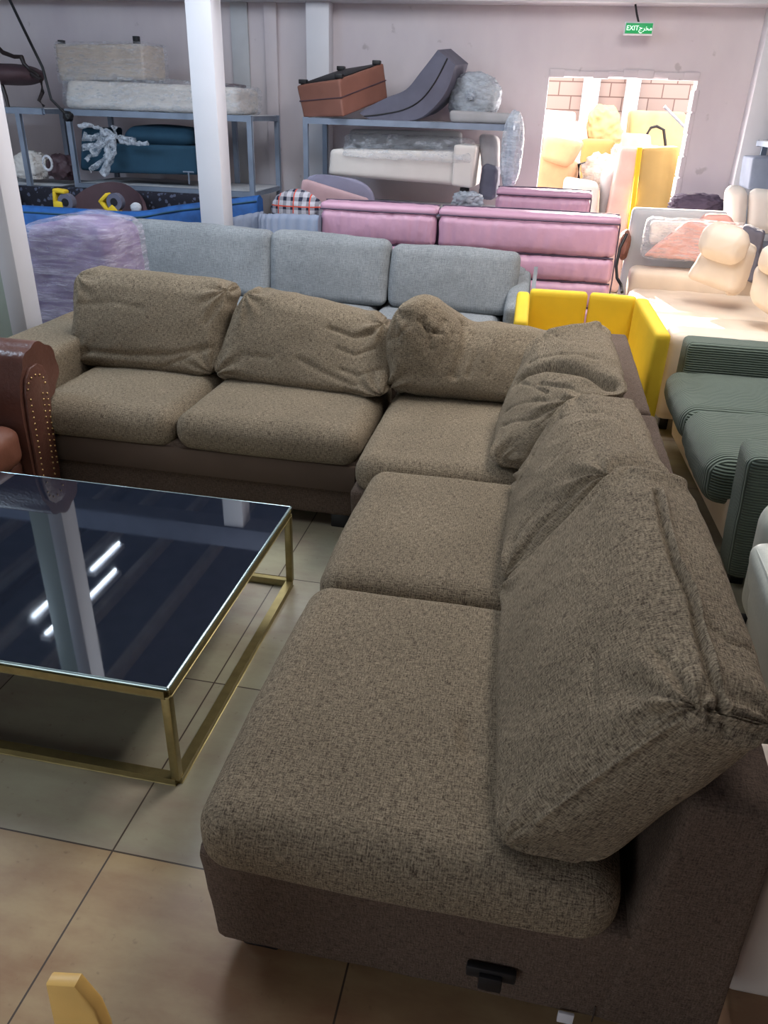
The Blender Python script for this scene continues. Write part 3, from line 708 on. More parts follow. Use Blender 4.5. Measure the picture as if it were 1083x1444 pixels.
# green corduroy sofa
E = thing('green_sofa', 'dark green ribbed corduroy sofa on the right in front of the cream sofa', 'sofa', (1.4, 3.4, 0))
soft('base', 'cream', E, [(.88, 2.92, .08), (1.9, 2.92, .08), (1.9, 2.92, .34), (.82, 2.92, .34), (.82, 4.20, .08), (1.9, 4.20, .08), (1.9, 4.20, .34), (.79, 4.20, .34)], r=.02, n=26)
soft('arm', 'cord', E, c8box(.79, 1.9, 4.10, 4.28, .30, .62), r=.03, n=30, wr=.003)
soft('seat_cushion', 'cord', E, c8box(.72, 1.8, 3.50, 4.14, .30, .47), r=.07, puff=(.02, .02, .20), n=50, wr=.008, ws=4)
soft('seat_cushion', 'cord', E, c8box(.735, 1.8, 2.92, 3.55, .26, .47), r=.08, puff=(.02, .02, .20), n=50, wr=.008, ws=4, seed=4)
soft('arm', 'cord', E, [(.85, 2.74, .05), (1.9, 2.74, .05), (1.9, 2.60, .61), (.775, 2.60, .61), (.85, 2.92, .05), (1.9, 2.92, .05), (1.9, 2.86, .60), (.80, 2.86, .60)], r=.04, n=34, wr=.003)
for y in (2.80, 4.12): bx('foot', 'black', E, .885, .935, y, y+.05, 0, .08, .004)
# pale leather recliner
Lr = thing('leather_recliner', 'pale sage grey leather recliner at the right edge', 'recliner', (1.4, 2.2, 0))
soft('backrest', 'leather', Lr, [(.815, 2.22, .09), (1.8, 2.22, .09), (1.8, 2.10, .63), (.735, 2.10, .63), (.815, 2.50, .09), (1.8, 2.50, .09), (1.8, 2.40, .64), (.76, 2.40, .62)], r=.12, n=40)
soft('arm', 'leather', Lr, [(.77, 1.45, .10), (1.75, 1.45, .10), (1.75, 1.45, .52), (.70, 1.45, .52), (.80, 2.18, .10), (1.75, 2.18, .10), (1.75, 2.18, .53), (.70, 2.18, .53)], r=.05, puff=(.04, 0, .05), n=40, cre=[((.73, 1.4, .36), (.73, 2.3, .36), .012, .010)])
soft('base', 'leather', Lr, c8box(.84, 1.7, 1.5, 2.4, .05, .20), r=.03, n=30)
bm = bmesh.new(); tube(bm, [(.715, 1.5, .512), (.713, 1.8, .520), (.72, 2.12, .515)], .003, 6); link('piping', bm, 'leather', Lr)
for y in (2.10, 2.40): bx('foot', 'black', Lr, .82, .87, y, y+.05, 0, .09, .005)
bx('footrest_bracket', 'slate', Lr, .822, .85, 2.20, 2.23, .02, .10, .003)
# ------------------------------------------------------------------ left background
def tubchair(label, px, Y, wpx, ztop):
    c = PY(px, 290, Y); x = c.x; wd = wpx/1085*Y*1.02/2
    r = thing('tub_chair', label, 'chair', (x, Y, 0), 'brown round backed tub chairs')
    bm = bmesh.new(); m = 20; ring = []
    for i in range(m+1):
        a = math.pi*(i/m); cx_ = -math.cos(a); zz = .42+(ztop-.42)*(.25+.75*math.sin(a)**.7)
        ring.append((x+wd*cx_, Y+.0-.32*(1-math.sin(a)), zz))
    vs = []
    for (X_, Y_, Z_) in ring:
        dirn = V((X_-x, Y_-(Y-.35), 0)).normalized()*.05
        vs.append([bm.verts.new((X_, Y_, .30)), bm.verts.new((X_+dirn.x*.4, Y_+dirn.y*.4, Z_)), bm.verts.new((X_+dirn.x, Y_+dirn.y, Z_-.02)), bm.verts.new((X_+dirn.x, Y_+dirn.y, .30))])
    for i in range(m):
        for k in range(4): bm.faces.new((vs[i][k], vs[i][(k+1) % 4], vs[i+1][(k+1) % 4], vs[i+1][k]))
    bm.faces.new(vs[0]); bm.faces.new(vs[-1])
    link('backrest', bm, 'maroon', r, angle=60)
    soft('seat', 'maroon', r, c8box(x-wd*.85, x+wd*.85, Y-.55, Y-.02, .26, .44), r=.06, n=16)
    for sx in (-1, 1):
        for sy in (-.5, -.08):
            bm = bmesh.new(); cyl(bm, (x+sx*wd*.7, Y+sy, .27), (x+sx*wd*.78, Y+sy, 0), .015, 8); link('leg', bm, 'black', r)
tubchair('dark brown tub chair with rounded back behind the middle of the blue velvet sofa', 163, 6.85, 118, .98)
tubchair('dark brown tub chair peeping out beside the white post at far left', 2, 6.8, 70, .95)
B = thing('blue_sofa', 'royal blue tufted velvet sofa with a curved back behind the wrapped bundle', 'sofa', (-2.9, 5.9, 0))
path = [PY(-20, 289, 5.7), PY(100, 296, 5.75), PY(160, 300, 5.8), PY(200, 299, 5.85), PY(240, 292, 5.95), PY(290, 286, 6.1), PY(362, 277, 6.3)]
bm = bmesh.new(); m = 60; rows = []
def cat(pts, t):
    n_ = len(pts)-1; i = min(int(t*n_), n_-1); f = t*n_-i
    p0, p1, p2, p3 = pts[max(i-1, 0)], pts[i], pts[i+1], pts[min(i+2, n_)]
    return .5*((2*p1)+(-p0+p2)*f+(2*p0-5*p1+4*p2-p3)*f*f+(-p0+3*p1-3*p2+p3)*f**3)
for i in range(m+1):
    p = cat(path, i/m); rw = []
    for (dy, dz) in ((0, -p.z+.08), (-.01, -.45), (-.02, -.2), (-.01, -.06), (.02, -.005), (.08, .005), (.14, -.03), (.15, -.2), (.15, -p.z+.08)):
        tf = .012*abs(math.sin(i*math.pi/10)) if dy < .02 and dz < -.03 else 0
        rw.append(bm.verts.new((p.x, p.y+dy-tf, p.z+dz)))
    rows.append(rw)
for i in range(m):
    for k in range(9): bm.faces.new((rows[i][k], rows[i][(k+1) % 9], rows[i+1][(k+1) % 9], rows[i+1][k]))
bm.faces.new(rows[0]); bm.faces.new(rows[-1])
link('backrest', bm, 'navy', B, angle=60)
bm = bmesh.new(); tube(bm, [cat(path, i/40)+V((0, -.008, -.035)) for i in range(41)], .007, 6); link('piping', bm, 'teal', B)
soft('seat', 'navy', B, c8box(-3.45, -2.5, 5.98, 6.25, .08, .42), r=.05, n=20)
Wb = thing('wrapped_bundle', 'lilac armchair tightly wrapped in clear stretch film at left behind the corner sofa', 'wrapped armchair', (-2.7, 4.3, 0))
wp = [PY(42, 460, 3.98), PY(172, 460, 3.98), PY(152, 325, 4.1), PY(32, 324, 4.1)]
wp[0].z = wp[1].z = .02
sh = soft('armchair', plain('lilac_cover', (120, 104, 138), .7), Wb, c8q(*wp, (0, .45, 0), (.0, .40, 0)), r=.07, n=50, wr=.02, ws=5, post=None)
def wpost(p, ):
    k = math.exp(-((p.x+2.62)/.2)**2); return V((p.x, p.y, p.z+(.05*k if p.z > .5 else 0)))
for o_, in ((sh,),):
    for v in o_.data.vertices: v.co = wpost(v.co+wloc(o_))-wloc(o_)
fl = soft('stretch_film', plastic('stretch_film', (216, 210, 228), .10, .55, .12, (.6, .6, 4)), Wb, c8q(wp[0]+V((-.02, -.03, 0)), wp[1]+V((.02, -.03, 0)), wp[2]+V((.015, -.03, .02)), wp[3]+V((-.03, -.03, .025)), (0, .51, 0), (.0, .46, 0)), r=.07, n=60, wr=.010, ws=6, st=(.6, .6, 2))
for v in fl.data.vertices: v.co = wpost(v.co+wloc(fl))-wloc(fl)
Fs = thing('floral_sofa', 'dark floral patterned sofa along the wall under the left rack', 'sofa', (-3.8, 7.3, 0))
a, b = PY(25, 290, 7.0), PY(285, 300, 7.0)
soft('backrest', 'floral', Fs, [(a.x, 6.95, .1), (b.x, 6.95, .1), (b.x, 6.95, .90), (a.x, 6.95, .90), (a.x, 7.1, .1), (b.x, 7.1, .1), (b.x, 7.1, .90), (a.x, 7.1, .90)], r=.05, n=26)
soft('seat', 'floral', Fs, c8box(a.x, b.x, 7.1, 7.7, .08, .42), r=.05, n=20)
# yellow tape dispensers resting on the seats behind the blue sofa
def dispenser(label, px, py, Y, tilt):
    c = PY(px, py, Y); r = thing('tape_dispenser', label, 'tape dispenser', c, 'yellow tape dispensers')
    mt = Matrix.Translation(c) @ Matrix.Rotation(tilt, 4, 'Y')
    bm = bmesh.new()
    box(bm, -.075, .01, -.04, .04, -.09, -.0, .012, 2, mt); box(bm, -.075, -.045, -.04, .04, -.01, .07, .01, 2, mt); box(bm, -.075, .03, -.04, .04, .06, .09, .012, 2, mt)
    link('body', bm, 'yellow', r)
    bm = bmesh.new(); cyl(bm, mt @ V((.03, -.03, 0)), mt @ V((.03, .03, 0)), .065, 20); link('tape_roll', bm, 'slate', r)
    bm = bmesh.new(); cyl(bm, mt @ V((.03, -.034, 0)), mt @ V((.03, .034, 0)), .03, 14); link('hub', bm, 'black', r)
    return r
dispenser('yellow tape dispenser with grey roll, the left one above the blue sofa', 90, 284, 6.0, .1)
dispenser('yellow tape dispenser lying tilted with black hub, in front of the brown tub chair', 160, 288, 6.0, -.7)
o = blob('grey_ball', 'panelgrey', None, PY(192, 293, 6.0), (.04, .03, .035), wr=.004, seed=8, n=10)
tag(o, 'small grey plastic ball above the blue sofa, right of the tape dispensers', 'plastic ball')
# fluted grey tub sofa with plaid cushion
Ft = thing('fluted_sofa', 'blue grey fluted channel back sofa between the grey and pink sofas', 'sofa', (-1.9, 5.9, 0))
bm = bmesh.new(); fpth = [PY(283, 322, 5.72), PY(325, 308, 5.9), PY(366, 300, 6.05), PY(368, 303, 5.9), PY(400, 303, 5.9), PY(450, 305, 5.9)]
rows = []; m = 110
for i in range(m+1):
    p = cat(fpth, i/m); ff = .02*abs(math.sin(i*math.pi/6)); rw = []
    for dy, z in ((-ff-.02, .1), (-ff-.02, .4), (-ff-.02, p.z-.03), (0, p.z+ff*.3), (.05, p.z+ff*.3), (.09, p.z-.03), (.09, .1)): rw.append(bm.verts.new((p.x, p.y+dy, z)))
    rows.append(rw)
for i in range(m):
    for k in range(7): bm.faces.new((rows[i][k], rows[i][(k+1) % 7], rows[i+1][(k+1) % 7], rows[i+1][k]))
bm.faces.new(rows[0]); bm.faces.new(rows[-1]); link('backrest', bm, 'flute', Ft, angle=70)
soft('seat', 'flute', Ft, c8box(-2.35, -1.72, 6.15, 6.6, .06, .45), r=.05, n=16)
o = blob('plaid_cushion', 'plaid', None, PY(420, 302, 6.25), (.20, .10, .17), wr=.01, seed=5); o['label'] = 'plaid cushion in navy, white and red on the fluted sofa'; o['category'] = 'cushion'
o = slab('pink_headboard', 'mauve', None, [(412, 330), (520, 320), (515, 280), (425, 252)], [6.5, 6.6, 6.6, 6.5], (.02, .06, 0), r=.02, n=16)
tag(o, 'dusty pink flat back panel leaning behind the plaid cushion', 'back panel')
bm = bmesh.new(); pts = []
c = PY(478, 285, 6.85); wx, wz = .31, .2
for k in range(28):
    a = k*2*math.pi/28; pts.append(c+V((wx*math.copysign(abs(math.cos(a))**.6, math.cos(a)), 0, wz*math.copysign(abs(math.sin(a))**.6, math.sin(a))-.12*math.cos(a)*.4)))
prism(bm, pts, (0, .06, 0), .02, 3); o = link('headboard', bm, 'lilacgrey'); tag(o, 'lilac grey rounded headboard leaning under the middle rack', 'headboard')
# ------------------------------------------------------------------ racks
def rack(label, X0, X1, Y0, Y1, zt, zm, legs):
    r = thing('storage_rack', label, 'rack', ((X0+X1)/2, Y0, 0), 'grey steel racks')
    for z, nm in ((zt, 'top_shelf'), (zm, 'lower_shelf')):
        bm = bmesh.new()
        for y in (Y0, Y1): bar(bm, (X0, y, z-.025), (X1, y, z-.025), .035, .05)
        for x in (X0, X1, (X0+X1)/2): bar(bm, (x, Y0, z-.025), (x, Y1, z-.025), .03, .04)
        o = link(nm+'_beam', bm, 'steel', r)
        bx(nm, 'panelgrey', r, X0, X1, Y0+.02, Y1-.02, z-.012, z, .002)
    for x in legs:
        for y in (Y0, Y1):
            bm = bmesh.new(); bar(bm, (x, y, 0), (x, y, zt), .04, .04, (1, 0, 0)); link('upright', bm, 'steel', r)
    return r
rack('grey steel rack in the middle carrying a brown ottoman and a curved grey cushion', -2.17, -.37, 7.35, 8.0, 1.545, .84, (-2.17, -.37))
rack('grey steel rack on the left carrying wrapped white furniture and a dark green sofa', -4.35, -2.62, 7.15, 7.9, 1.545, .93, (-4.35, -3.05, -2.62))
rack('dark rack at the far right behind the white column', 1.72, 3.6, 7.2, 7.8, 1.49, .75, (1.78, 3.6))
rack('dark rack at the far left edge carrying a carved wooden chair', -6.2, -4.5, 7.0, 7.7, 1.545, .9, (-6.2, -4.75))
ST = 1.547
# ottoman, tilted, feet up
O = thing('ottoman', 'tan leather ottoman tipped upside down with black feet up on the middle rack', 'ottoman', PY(470, 165, 7.6))
qq = [PY(428, 166, 7.45), PY(484, 165, 7.25), PY(478, 112, 7.25), PY(418, 121, 7.45)]
dv = PY(549, 139, 7.75)-PY(486, 165, 7.25)
dv2 = PY(541, 90, 7.75)-PY(478, 113, 7.25)
body = soft('body', 'tan', O, c8q(*qq, dv, dv2), r=.012, n=24, wr=.003, ws=6)
mid = [qq[0].lerp(qq[3], .52), qq[1].lerp(qq[2], .52)]; mid.append(mid[1]+dv.lerp(dv2, .5)); mid.append(mid[0]+dv.lerp(dv2, .5))
bm = bmesh.new(); tube(bm, mid, .006, 6, closed=True); link('seam', bm, 'maroon', O)
tp = [qq[3], qq[2], qq[2]+dv2, qq[3]+dv2]; ce = sum(tp, V())/4; up = V((0, 0, 1))
bm = bmesh.new(); prism(bm, [ce+(p-ce)*.9-up*.004 for p in tp], up*.012, .003, 1); link('underside_cloth', bm, 'black', O)
for p in tp:
    q = ce+(p-ce)*.84; bm = bmesh.new(); box(bm, q.x-.035, q.x+.035, q.y-.035, q.y+.035, q.z+.0, q.z+.035, .005); link('foot', bm, 'black', O)
# curved chaise cushion
bm = bmesh.new()
edge = [(506, 159), (522, 149), (546, 137), (572, 126), (593, 101), (617, 70)]
low = [(520, 168), (552, 171), (589, 169), (613, 152), (632, 126), (643, 92)]
rows = []; m = 30
te = [PY(*p, 7.45) for p in edge]; tl = [PY(*p, 7.42) for p in low]
for i in range(m+1):
    a, b = cat(te, i/m), cat(tl, i/m); ab = b-a; dd = V((.05, .5, .04)); k = .1
    rows.append([bm.verts.new(x) for x in (a+ab*k*.3, a+ab*.55-V((0, .012, 0)), b-ab*k*.3, b+V((0, .02, 0)), b+dd*.5, b+dd, b+dd-ab*k, a+dd+ab*k, a+dd, a+dd*.5, a+V((0, .02, 0)))])
for i in range(m):
    for k in range(11): bm.faces.new((rows[i][k], rows[i][(k+1) % 11], rows[i+1][(k+1) % 11], rows[i+1][k]))
bm.faces.new(rows[0]); bm.faces.new(rows[-1])
Ch = thing('chaise_cushion', 'curved grey velour lounger cushion leaning upwards on the middle rack beside the ottoman', 'cushion', PY(570, 168, 7.5))
o = link('cushion', bm, 'slate', Ch, angle=60)
bm = bmesh.new(); tube(bm, [cat(te, i/20).lerp(cat(tl, i/20), .55)-V((0, .014, 0)) for i in range(21)], .006, 6); link('piping', bm, 'black', Ch)
Bg = thing('wrapped_roll', 'grey cushion roll bagged in crumpled clear plastic at the right of the middle rack', 'wrapped roll', PY(670, 165, 7.7))
blob('roll', 'panelgrey', Bg, PY(669, 139, 7.75), (.19, .17, .16), wr=.02, seed=9, fl=ST+.02)
blob('plastic_bag', 'wrapsolid', Bg, PY(669, 139, 7.75), (.21, .19, .18), wr=.03, ws=5, seed=11, fl=ST+.01)
blob('plastic_knot', 'wrapsolid', Bg, PY(664, 134, 7.53), (.03, .02, .025), wr=.015, ws=8, seed=12, n=10)
o = slab('flat_cushion', 'pad', None, [(634, 172), (727, 175), (726, 160), (633, 155)], 7.42, (.03, .45, .0), r=.03, n=16)
tag(o, 'flat grey cushion overhanging the right front corner of the middle rack', 'cushion')
# white sofa on the lower shelf
Wt = thing('white_sofa', 'white two seat sofa under loose clear film on the lower shelf of the middle rack', 'sofa', PY(560, 265, 7.45))
slab('seat', 'creamfab', Wt, [(462, 247), (642, 262), (642, 214), (465, 210)], 7.38, (0, .4, 0), r=.04, n=26)
slab('arm', 'creamfab', Wt, [(636, 262), (665, 266), (672, 206), (640, 204)], 7.34, (0.03, .5, 0), r=.02, n=20)
slab('backrest', 'panelgrey', Wt, [(490, 215), (650, 218), (650, 185), (492, 182)], 7.8, (0, .15, 0), r=.04, n=20)
for px in (470, 655):
    p = PY(px, 268, 7.42); bx('foot', 'black', Wt, p.x-.04, p.x+.04, p.y-.02, p.y+.03, .84, p.z+.02, .004)
slab('film', 'wrap', Wt, [(480, 222), (668, 232), (664, 196), (484, 188)], [7.33, 7.3, 7.4, 7.5], (0, .4, .0), r=.05, n=60, wr=.022, ws=6, st=(.5, 1, 1.6))
Cs = thing('cushion_column', 'tall grey rolled cushion standing at the right end of the lower shelf', 'cushion', PY(688, 280, 7.5))
slab('cushion', 'slate', Cs, [(672, 281), (698, 283), (703, 235), (680, 230)], 7.45, (.02, .2, 0), r=.05, n=20, wr=.01, ws=12)
slab('bolster', 'pad', Cs, [(678, 240), (701, 242), (702, 192), (674, 188)], 7.5, (.02, .15, 0), r=.05, n=20, wr=.01)
o = blob('plastic_bag', 'wrapsolid', None, PY(722, 212, 7.32)+V((0, 0, 0)), (.085, .09, .29), wr=.012, ws=4, seed=14)
tag(o, 'pale blue translucent bag hanging off the right end of the middle rack', 'plastic bag')
o = blob('crumpled_plastic', 'wrapsolid', None, PY(660, 282, 7.36), (.10, .06, .055), wr=.03, ws=9, seed=15, n=12)
tag(o, 'crumpled white plastic under the right arm of the white sofa', 'crumpled plastic')
# left rack contents
Wx = thing('wrapped_box', 'cream upholstered box wrapped in film, topmost on the left rack', 'wrapped box', PY(140, 112, 7.3))
slab('box', 'beige', Wx, [(84, 114), (204, 112), (200, 62), (76, 62)], 7.25, (0.02, .4, 0), r=.02, n=26, wr=.008, ws=9)
slab('film', 'wrapthin', Wx, [(80, 118), (206, 114), (202, 58), (73, 58)], 7.22, (0.02, .45, 0), r=.03, n=40, wr=.006, ws=9)
p = PY(190, 58, 7.4); bx('foot', 'black', Wx, p.x-.02, p.x+.03, p.y, p.y+.05, p.z-.02, p.z+.04, .004)
p = PY(84, 60, 7.4); bx('foot', 'black', Wx, p.x-.02, p.x+.03, p.y, p.y+.05, p.z-.02, p.z+.02, .004)
Wm = thing('wrapped_mattress', 'white mattress wrapped in glossy film on the top shelf of the left rack', 'mattress', PY(200, 152, 7.2))
slab('mattress', 'creamfab', Wm, [(90, 152), (334, 162), (332, 123), (92, 112)], 7.2, (0, .6, 0), r=.05, n=40, wr=.006, ws=6)
slab('film', 'wrap', Wm, [(84, 154), (336, 164), (335, 119), (84, 100)], 7.16, (0, .68, 0), r=.06, n=70, wr=.010, ws=6, st=(.3, .7, 2.5))
o = slab('folded_cover', 'maroon', None, [(313, 122), (331, 123), (331, 118), (314, 118)], 7.4, (0, .3, 0), r=.01, n=10); tag(o, 'dark folded cloth on the mattress end beside the white post', 'cloth')
Ts = thing('teal_sofa', 'dark teal sofa on the lower shelf of the left rack', 'sofa', PY(215, 247, 7.3))
slab('seat', 'teal', Ts, [(146, 244), (278, 247), (276, 206), (150, 202)], 7.22, (0, .5, 0), r=.03, n=24)
slab('backrest', 'teal', Ts, [(112, 240), (150, 243), (152, 180), (114, 180)], 7.4, (0, .3, 0), r=.03, n=20)
o = slab('teal_cushion', 'teal', None, [(168, 202), (272, 206), (270, 182), (176, 178)], 7.25, (0, .35, 0), r=.08, puff=(0, .1, .35), n=26); tag(o, 'dark teal pillow lying on the teal sofa', 'cushion')
bm = bmesh.new(); rng = random.Random(5)
kx = PY(163, 192, 7.08)
for (px, py, r0) in ((112, 178, .03), (118, 192, .04), (115, 208, .035), (130, 214, .04), (128, 240, .03), (146, 246, .05), (150, 222, .045), (210, 203, .02), (190, 200, .035), (142, 183, .03), (158, 180, .03), (122, 226, .03)):
    e = PY(px, py, 7.05); mid_ = kx.lerp(e, .5)+V((rng.uniform(-.05, .05), 0, rng.uniform(-.05, .05)))
    seg_ = [kx, kx.lerp(mid_, .6)+V((0, rng.uniform(-.02, .02), rng.uniform(-.02, .02))), mid_, mid_.lerp(e, .6)+V((rng.uniform(-.02, .02), 0, rng.uniform(-.02, .02))), e]
    tube(bm, seg_, .012, 10, r2=r0*.8)
bmesh.ops.subdivide_edges(bm, edges=bm.edges[:], cuts=2, use_grid_fill=True)
for v in bm.verts: v.co += V([noise.noise(v.co*28+V((k*9, 0, 0))) for k in range(3)])*.022; 
o = link('clear_film', bm, plastic('knotted_film', (226, 234, 245), .15, .8, .12, (2, 2, 2)), angle=80); tag(o, 'knotted clear plastic film hanging in front of the teal sofa', 'plastic film')
o = blob('white_sack', 'creamfab', None, PY(46, 236, 7.3), (.16, .12, .12), wr=.04, ws=7, seed=18, fl=.935); tag(o, 'white sack on the lower left shelf under the carved chair', 'sack')
bm = bmesh.new(); c = PY(67, 230, 7.1); tube(bm, [c+V((.045*math.cos(a), 0, .06*math.sin(a))) for a in [k*math.pi/8 for k in range(16)]], .012, 8, closed=True)
o = link('cable_coil', bm, 'white'); tag(o, 'loop of white cable beside the white sack', 'cable')
o = blob('brown_bundle', 'maroon', None, PY(88, 236, 7.3), (.12, .1, .10), wr=.03, ws=7, seed=19, n=12, fl=.935); tag(o, 'dark brown bundle beside the cable loop on the left rack', 'bundle')
bm = bmesh.new(); p = PY(266, 246, 7.1); tube(bm, [p+V((-.05, 0, .02)), p+V((.05, 0, .02))], .008, 6); tube(bm, [p+V((0, 0, .02)), p+V((0, 0, -.08))], .008, 6)
o = link('metal_bracket', bm, 'steel'); tag(o, 'small T shaped steel bracket at the front of the left rack', 'bracket')
# carved wooden chair far left top
Cc = thing('carved_chair', 'dark carved wooden chair with a brown seat standing on the far left rack', 'chair', PY(20, 150, 7.1))
blob('seat', 'maroon', Cc, PY(12, 105, 7.2), (.31, .25, .085), wr=.004, n=12, seed=2)
for nm, pts in (('leg', [(44, 104), (58, 112), (60, 130), (55, 142), (62, 150)]), ('leg', [(-6, 108), (2, 118), (8, 135), (12, 151)]), ('armrest', [(-8, 62), (4, 74), (20, 80), (32, 80)]), ('armrest_support', [(30, 80), (34, 90), (42, 98)]), ('seat_rail', [(-10, 92), (20, 96), (46, 100), (56, 108)])):
    bm = bmesh.new(); tube(bm, [PY(*p, 7.1) for p in pts], .022, 8, r2=.014); link(nm, bm, 'darkwood', Cc)
bm = bmesh.new(); tube(bm, [PY(10, -8, 7.05), PY(34, 42, 7.0), PY(60, 95, 6.95), (PY(72, 140, 6.95)), PY(92, 160, 6.98)], .012, 8); link_c = link('cable', bm, 'black'); tag(link_c, 'thick black cable hanging down across the left wall', 'cable')
o = blob('cable_plug', 'black', None, PY(96, 164, 7.0), (.04, .03, .035), wr=.01, n=10, seed=4); tag(o, 'black plug end of the hanging cable at the left rack beam', 'plug')
# exit sign
Xs = thing('exit_sign', 'small green illuminated exit sign hanging from a wire above the doorway', 'sign', PY(901, 40, 8.0))
a, b = PY(881, 47, 8.0), PY(921, 33, 8.0)
bx('frame', 'white', Xs, a.x-.01, b.x+.01, 8.0, 8.04, a.z-.01, b.z+.01, .003)
bx('panel', 'sign', Xs, a.x, b.x, 7.99, 8.002, a.z, b.z, .001)
def text(s, x, z, size, y, par, mat):
    cu_ = bpy.data.curves.new('lettering', 'FONT'); cu_.body = s; cu_.size = size; cu_.extrude = .001; cu_.align_x = 'CENTER'; cu_.align_y = 'CENTER'
    to = bpy.data.objects.new('t', cu_); C.objects.link(to); dg = bpy.context.evaluated_depsgraph_get(); me = bpy.data.meshes.new_from_object(to.evaluated_get(dg))
    bpy.data.objects.remove(to)
    me.transform(Matrix.Rotation(math.pi/2, 4, 'X')); o = bpy.data.objects.new('lettering', me); me.materials.clear(); me.materials.append(MAT[mat]); C.objects.link(o); o.parent = par
    o.location = V((x, y, z))-wloc(par); return o
text('EXIT', a.x+(b.x-a.x)*.26, (a.z+b.z)/2, .050, 7.985, Xs, 'signtxt')
text('\uFEE3\uFEA8\uFEAE\uFE9D'[::-1], a.x+(b.x-a.x)*.75, (a.z+b.z)/2, .050, 7.985, Xs, 'signtxt')
bm = bmesh.new(); tube(bm, [PY(896, 6, 8.0), PY(898, 20, 8.0), PY(901, 33, 8.01)], .009, 6); link('wire', bm, 'black', Xs)
# right rack content
o = slab('grey_box', 'flute', None, [(1055, 268), (1110, 275), (1112, 222), (1062, 222)], 7.35, (0, .4, 0), r=.02, n=16); tag(o, 'pale blue grey upholstered box on the rack at the right edge', 'box')
# ------------------------------------------------------------------ yard seen through the doorway
def yard(name, mat, pts, Y, d, label, cat, **k):
    o = slab(name, mat, None, pts, Y, (0, d, 0), **k); return tag(o, label, cat)
yard('foam_block', 'peach', [(762, 196), (830, 202), (826, 172), (768, 168)], 10.2, .5, 'peach upholstered block, lower of two stacked outside at the left of the doorway', 'upholstered block', r=.04, n=14)
yard('foam_block', 'peach', [(768, 170), (812, 172), (812, 158), (768, 154)], 10.3, .5, 'small peach upholstered block, upper of two stacked outside at the left of the doorway', 'upholstered block', r=.03, n=14)
oa = thing('orange_armchair', 'orange wing armchair just outside the left side of the doorway', 'armchair', PY(790, 265, 9.0))
slab('backrest', 'orange', oa, [(762, 225), (800, 238), (822, 200), (766, 190)], 8.9, (.05, .4, 0), r=.06, n=20)
slab('body', 'orange', oa, [(752, 300), (795, 305), (806, 232), (758, 215)], 9.0, (.1, .5, 0), r=.04, n=18, floor=0)
yard('tarpaulin', 'ochre', [(826, 196), (880, 200), (872, 150), (834, 150)], 10.6, .6, 'crumpled yellow tarpaulin heaped at the top centre of the pile outside', 'tarpaulin', r=.12, n=40, wr=.06, ws=6, floor=1.05)
yard('yellow_sofa_part', 'ochre', [(885, 205), (972, 210), (968, 158), (890, 155)], 11.2, .5, 'yellow sofa piece on the pile outside, at the upper right of the doorway', 'sofa piece', r=.05, n=16, floor=1.05)
yard('yellow_block', 'mustard', [(818, 258), (866, 262), (868, 198), (822, 196)], 9.9, .5, 'yellow upholstered block under the tarpaulin outside', 'upholstered block', r=.05, n=16)
for k, (cx_, cy_, rr, lb) in enumerate(((848, 243, .17, 'white bulging plastic sack in front of the yellow block outside the doorway'), (890, 192, .15, 'white plastic sheet bundle touching the yellow tarpaulin outside'), (918, 196, .13, 'white plastic bundle at the right of the pile outside'))):
    o = blob('white_sack', 'wrapw', None, PY(cx_, cy_, 9.3+k*.5), (rr, rr*.8, rr*.9), wr=.05, ws=7, seed=40+k, n=12); tag(o, lb, 'plastic sack')
    if k: o.location.z = 1.04
yard('white_armchair', 'creamfab', [(790, 300), (842, 302), (846, 260), (796, 252)], 8.55, .45, 'low white armchair just outside the doorway behind the small pink sofa', 'armchair', r=.05, n=16, floor=0)
yard('grey_sack', 'panelgrey', [(846, 295), (862, 297), (872, 235), (850, 240)], 8.8, .3, 'grey sack standing beside the low white armchair outside', 'sack', r=.05, n=20, wr=.02, ws=8, floor=0)
yard('peach_block', 'salmon', [(876, 225), (920, 228), (918, 190), (880, 188)], 9.6, .4, 'salmon box behind the upright mustard sofa outside', 'upholstered block', r=.03, n=12)
Mu = thing('upright_sofa', 'mustard and peach sofa standing on its end in the doorway', 'sofa', PY(910, 330, 8.75))
def tofloor(q):
    for b, t in ((0, 3), (1, 2)): q[b] = q[t]+(q[b]-q[t])*(q[t].z/(q[t].z-q[b].z))
    return q
mp_ = [PY(888, 330, 8.5), PY(945, 335, 8.5), PY(960, 207, 8.5), PY(903, 209, 8.5)]
mp_ = tofloor(mp_)
soft('seat', 'mustard', Mu, c8q(*mp_, (0, .35, 0)), r=.03, n=24, cre=[(mp_[0].lerp(mp_[1], .45), mp_[3].lerp(mp_[2], .45), .012, .012), (mp_[0].lerp(mp_[1], .72), mp_[3].lerp(mp_[2], .72), .012, .012)])
mq = [PY(850, 330, 8.55), PY(884, 330, 8.5), PY(902, 209, 8.5), PY(876, 208, 8.55)]
mq = tofloor(mq)
soft('backrest', 'peach', Mu, c8q(*mq, (0, .35, 0)), r=.03, n=22)
bm = bmesh.new(); prism(bm, [PY(884, 332, 8.47), PY(891, 332, 8.47), PY(906, 208, 8.47), PY(899, 208, 8.47)], (0, .3, 0), .004, 1); link('edge_band', bm, 'yellow', Mu)
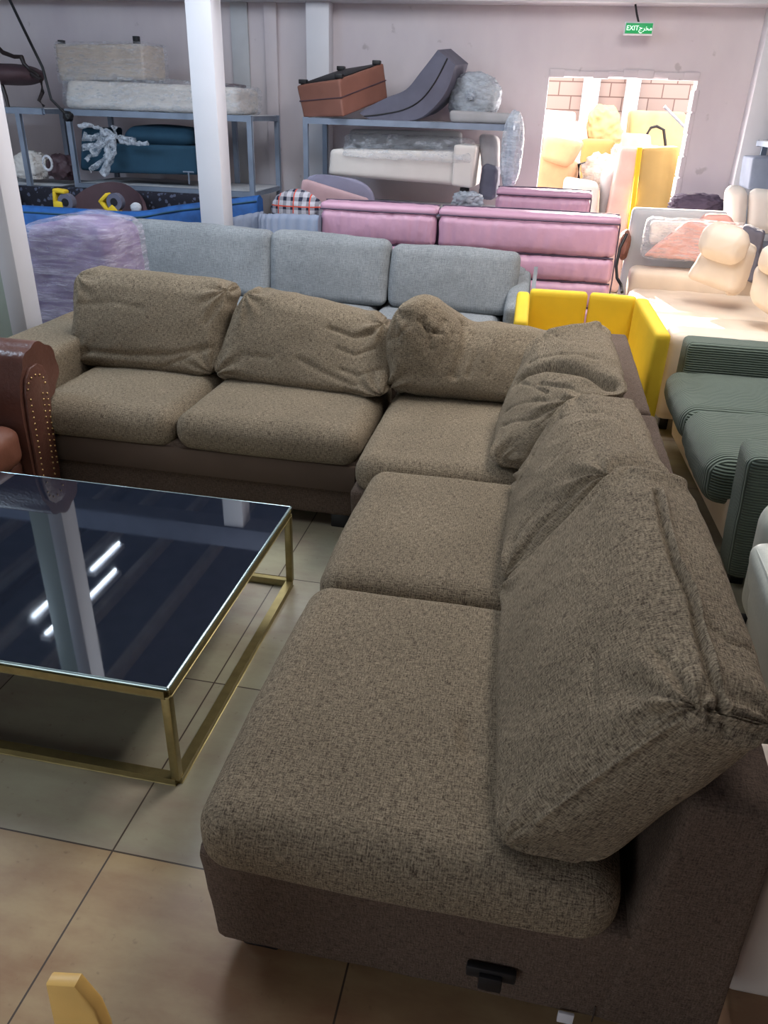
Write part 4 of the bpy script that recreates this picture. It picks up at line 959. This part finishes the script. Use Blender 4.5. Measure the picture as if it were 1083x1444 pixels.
for nm, pts, mt, lb in (('steel_bar', [(937, 150), (966, 180), (992, 262)], 'steel', 'thin grey metal bar leaning at the right of the pile outside'), ('black_stand', [(816, 330), (816, 252), (816, 232), (826, 230)], 'black', 'black chair frame beside the orange armchair outside'), ('chair_frame', [(908, 235), (912, 190), (918, 180), (926, 178), (936, 183), (942, 235)], 'black', 'bent black chair frame on top of the pile outside')):
    bm = bmesh.new(); tube(bm, [PY(*p, 9.35 if nm == 'black_stand' else 10.05) for p in pts], .016, 8); tag(link(nm, bm, mt), lb, 'metal frame')
# heap of goods carrying the pile
bm = bmesh.new(); box(bm, .0, 2.2, 10.0, 11.8, 0, 1.05, .05); tag(link('furniture_heap', bm, 'peach'), 'pale heap of stacked furniture carrying the pile outside the doorway', 'furniture heap')
# ------------------------------------------------------------------ ceiling tube lights
def fixture(x, y, ln, lb):
    r = thing('ceiling_light', lb, 'ceiling light', (x, y, 3.2), 'fluorescent ceiling lights')
    bx('housing', 'white', r, x-.05, x+.05, y, y+ln, 3.22, 3.27, .005)
    bm = bmesh.new(); cyl(bm, (x, y+.02, 3.2), (x, y+ln-.02, 3.2), .014, 10); link('tube', bm, 'tube', r)
fixture(-4.03, 5.85, .6, 'long tube light whose mirror image lies farthest back in the glass table top')
fixture(-3.80, 5.35, .6, 'long tube light mirrored just right of the farthest one in the table top')
fixture(-4.12, 5.0, .35, 'short tube light mirrored left of the pale post in the table top')
fixture(-3.86, 4.8, .3, 'short tube light whose mirror image lies nearest the camera in the table top')

o = blob('brown_bundle', 'tan', None, PY(880, 345, 6.75), (.04, .08, .10), wr=.01, n=12, seed=6); o.location.z -= .0
bm = bmesh.new(); tube(bm, [PY(884, 330, 6.6), PY(874, 350, 6.55), PY(869, 375, 6.5), PY(870, 392, 6.45), PY(876, 402, 6.4), PX(877, 412, PY(876, 402, 6.4).x)], .012, 8)
tag(link('bent_chair_leg', bm, 'black'), 'black bent tube leg standing between the pink sofa and the cream sofa', 'chair leg')
tag(o, 'small brown bundle beside the black bent leg, left of the pale grey panel', 'bundle')
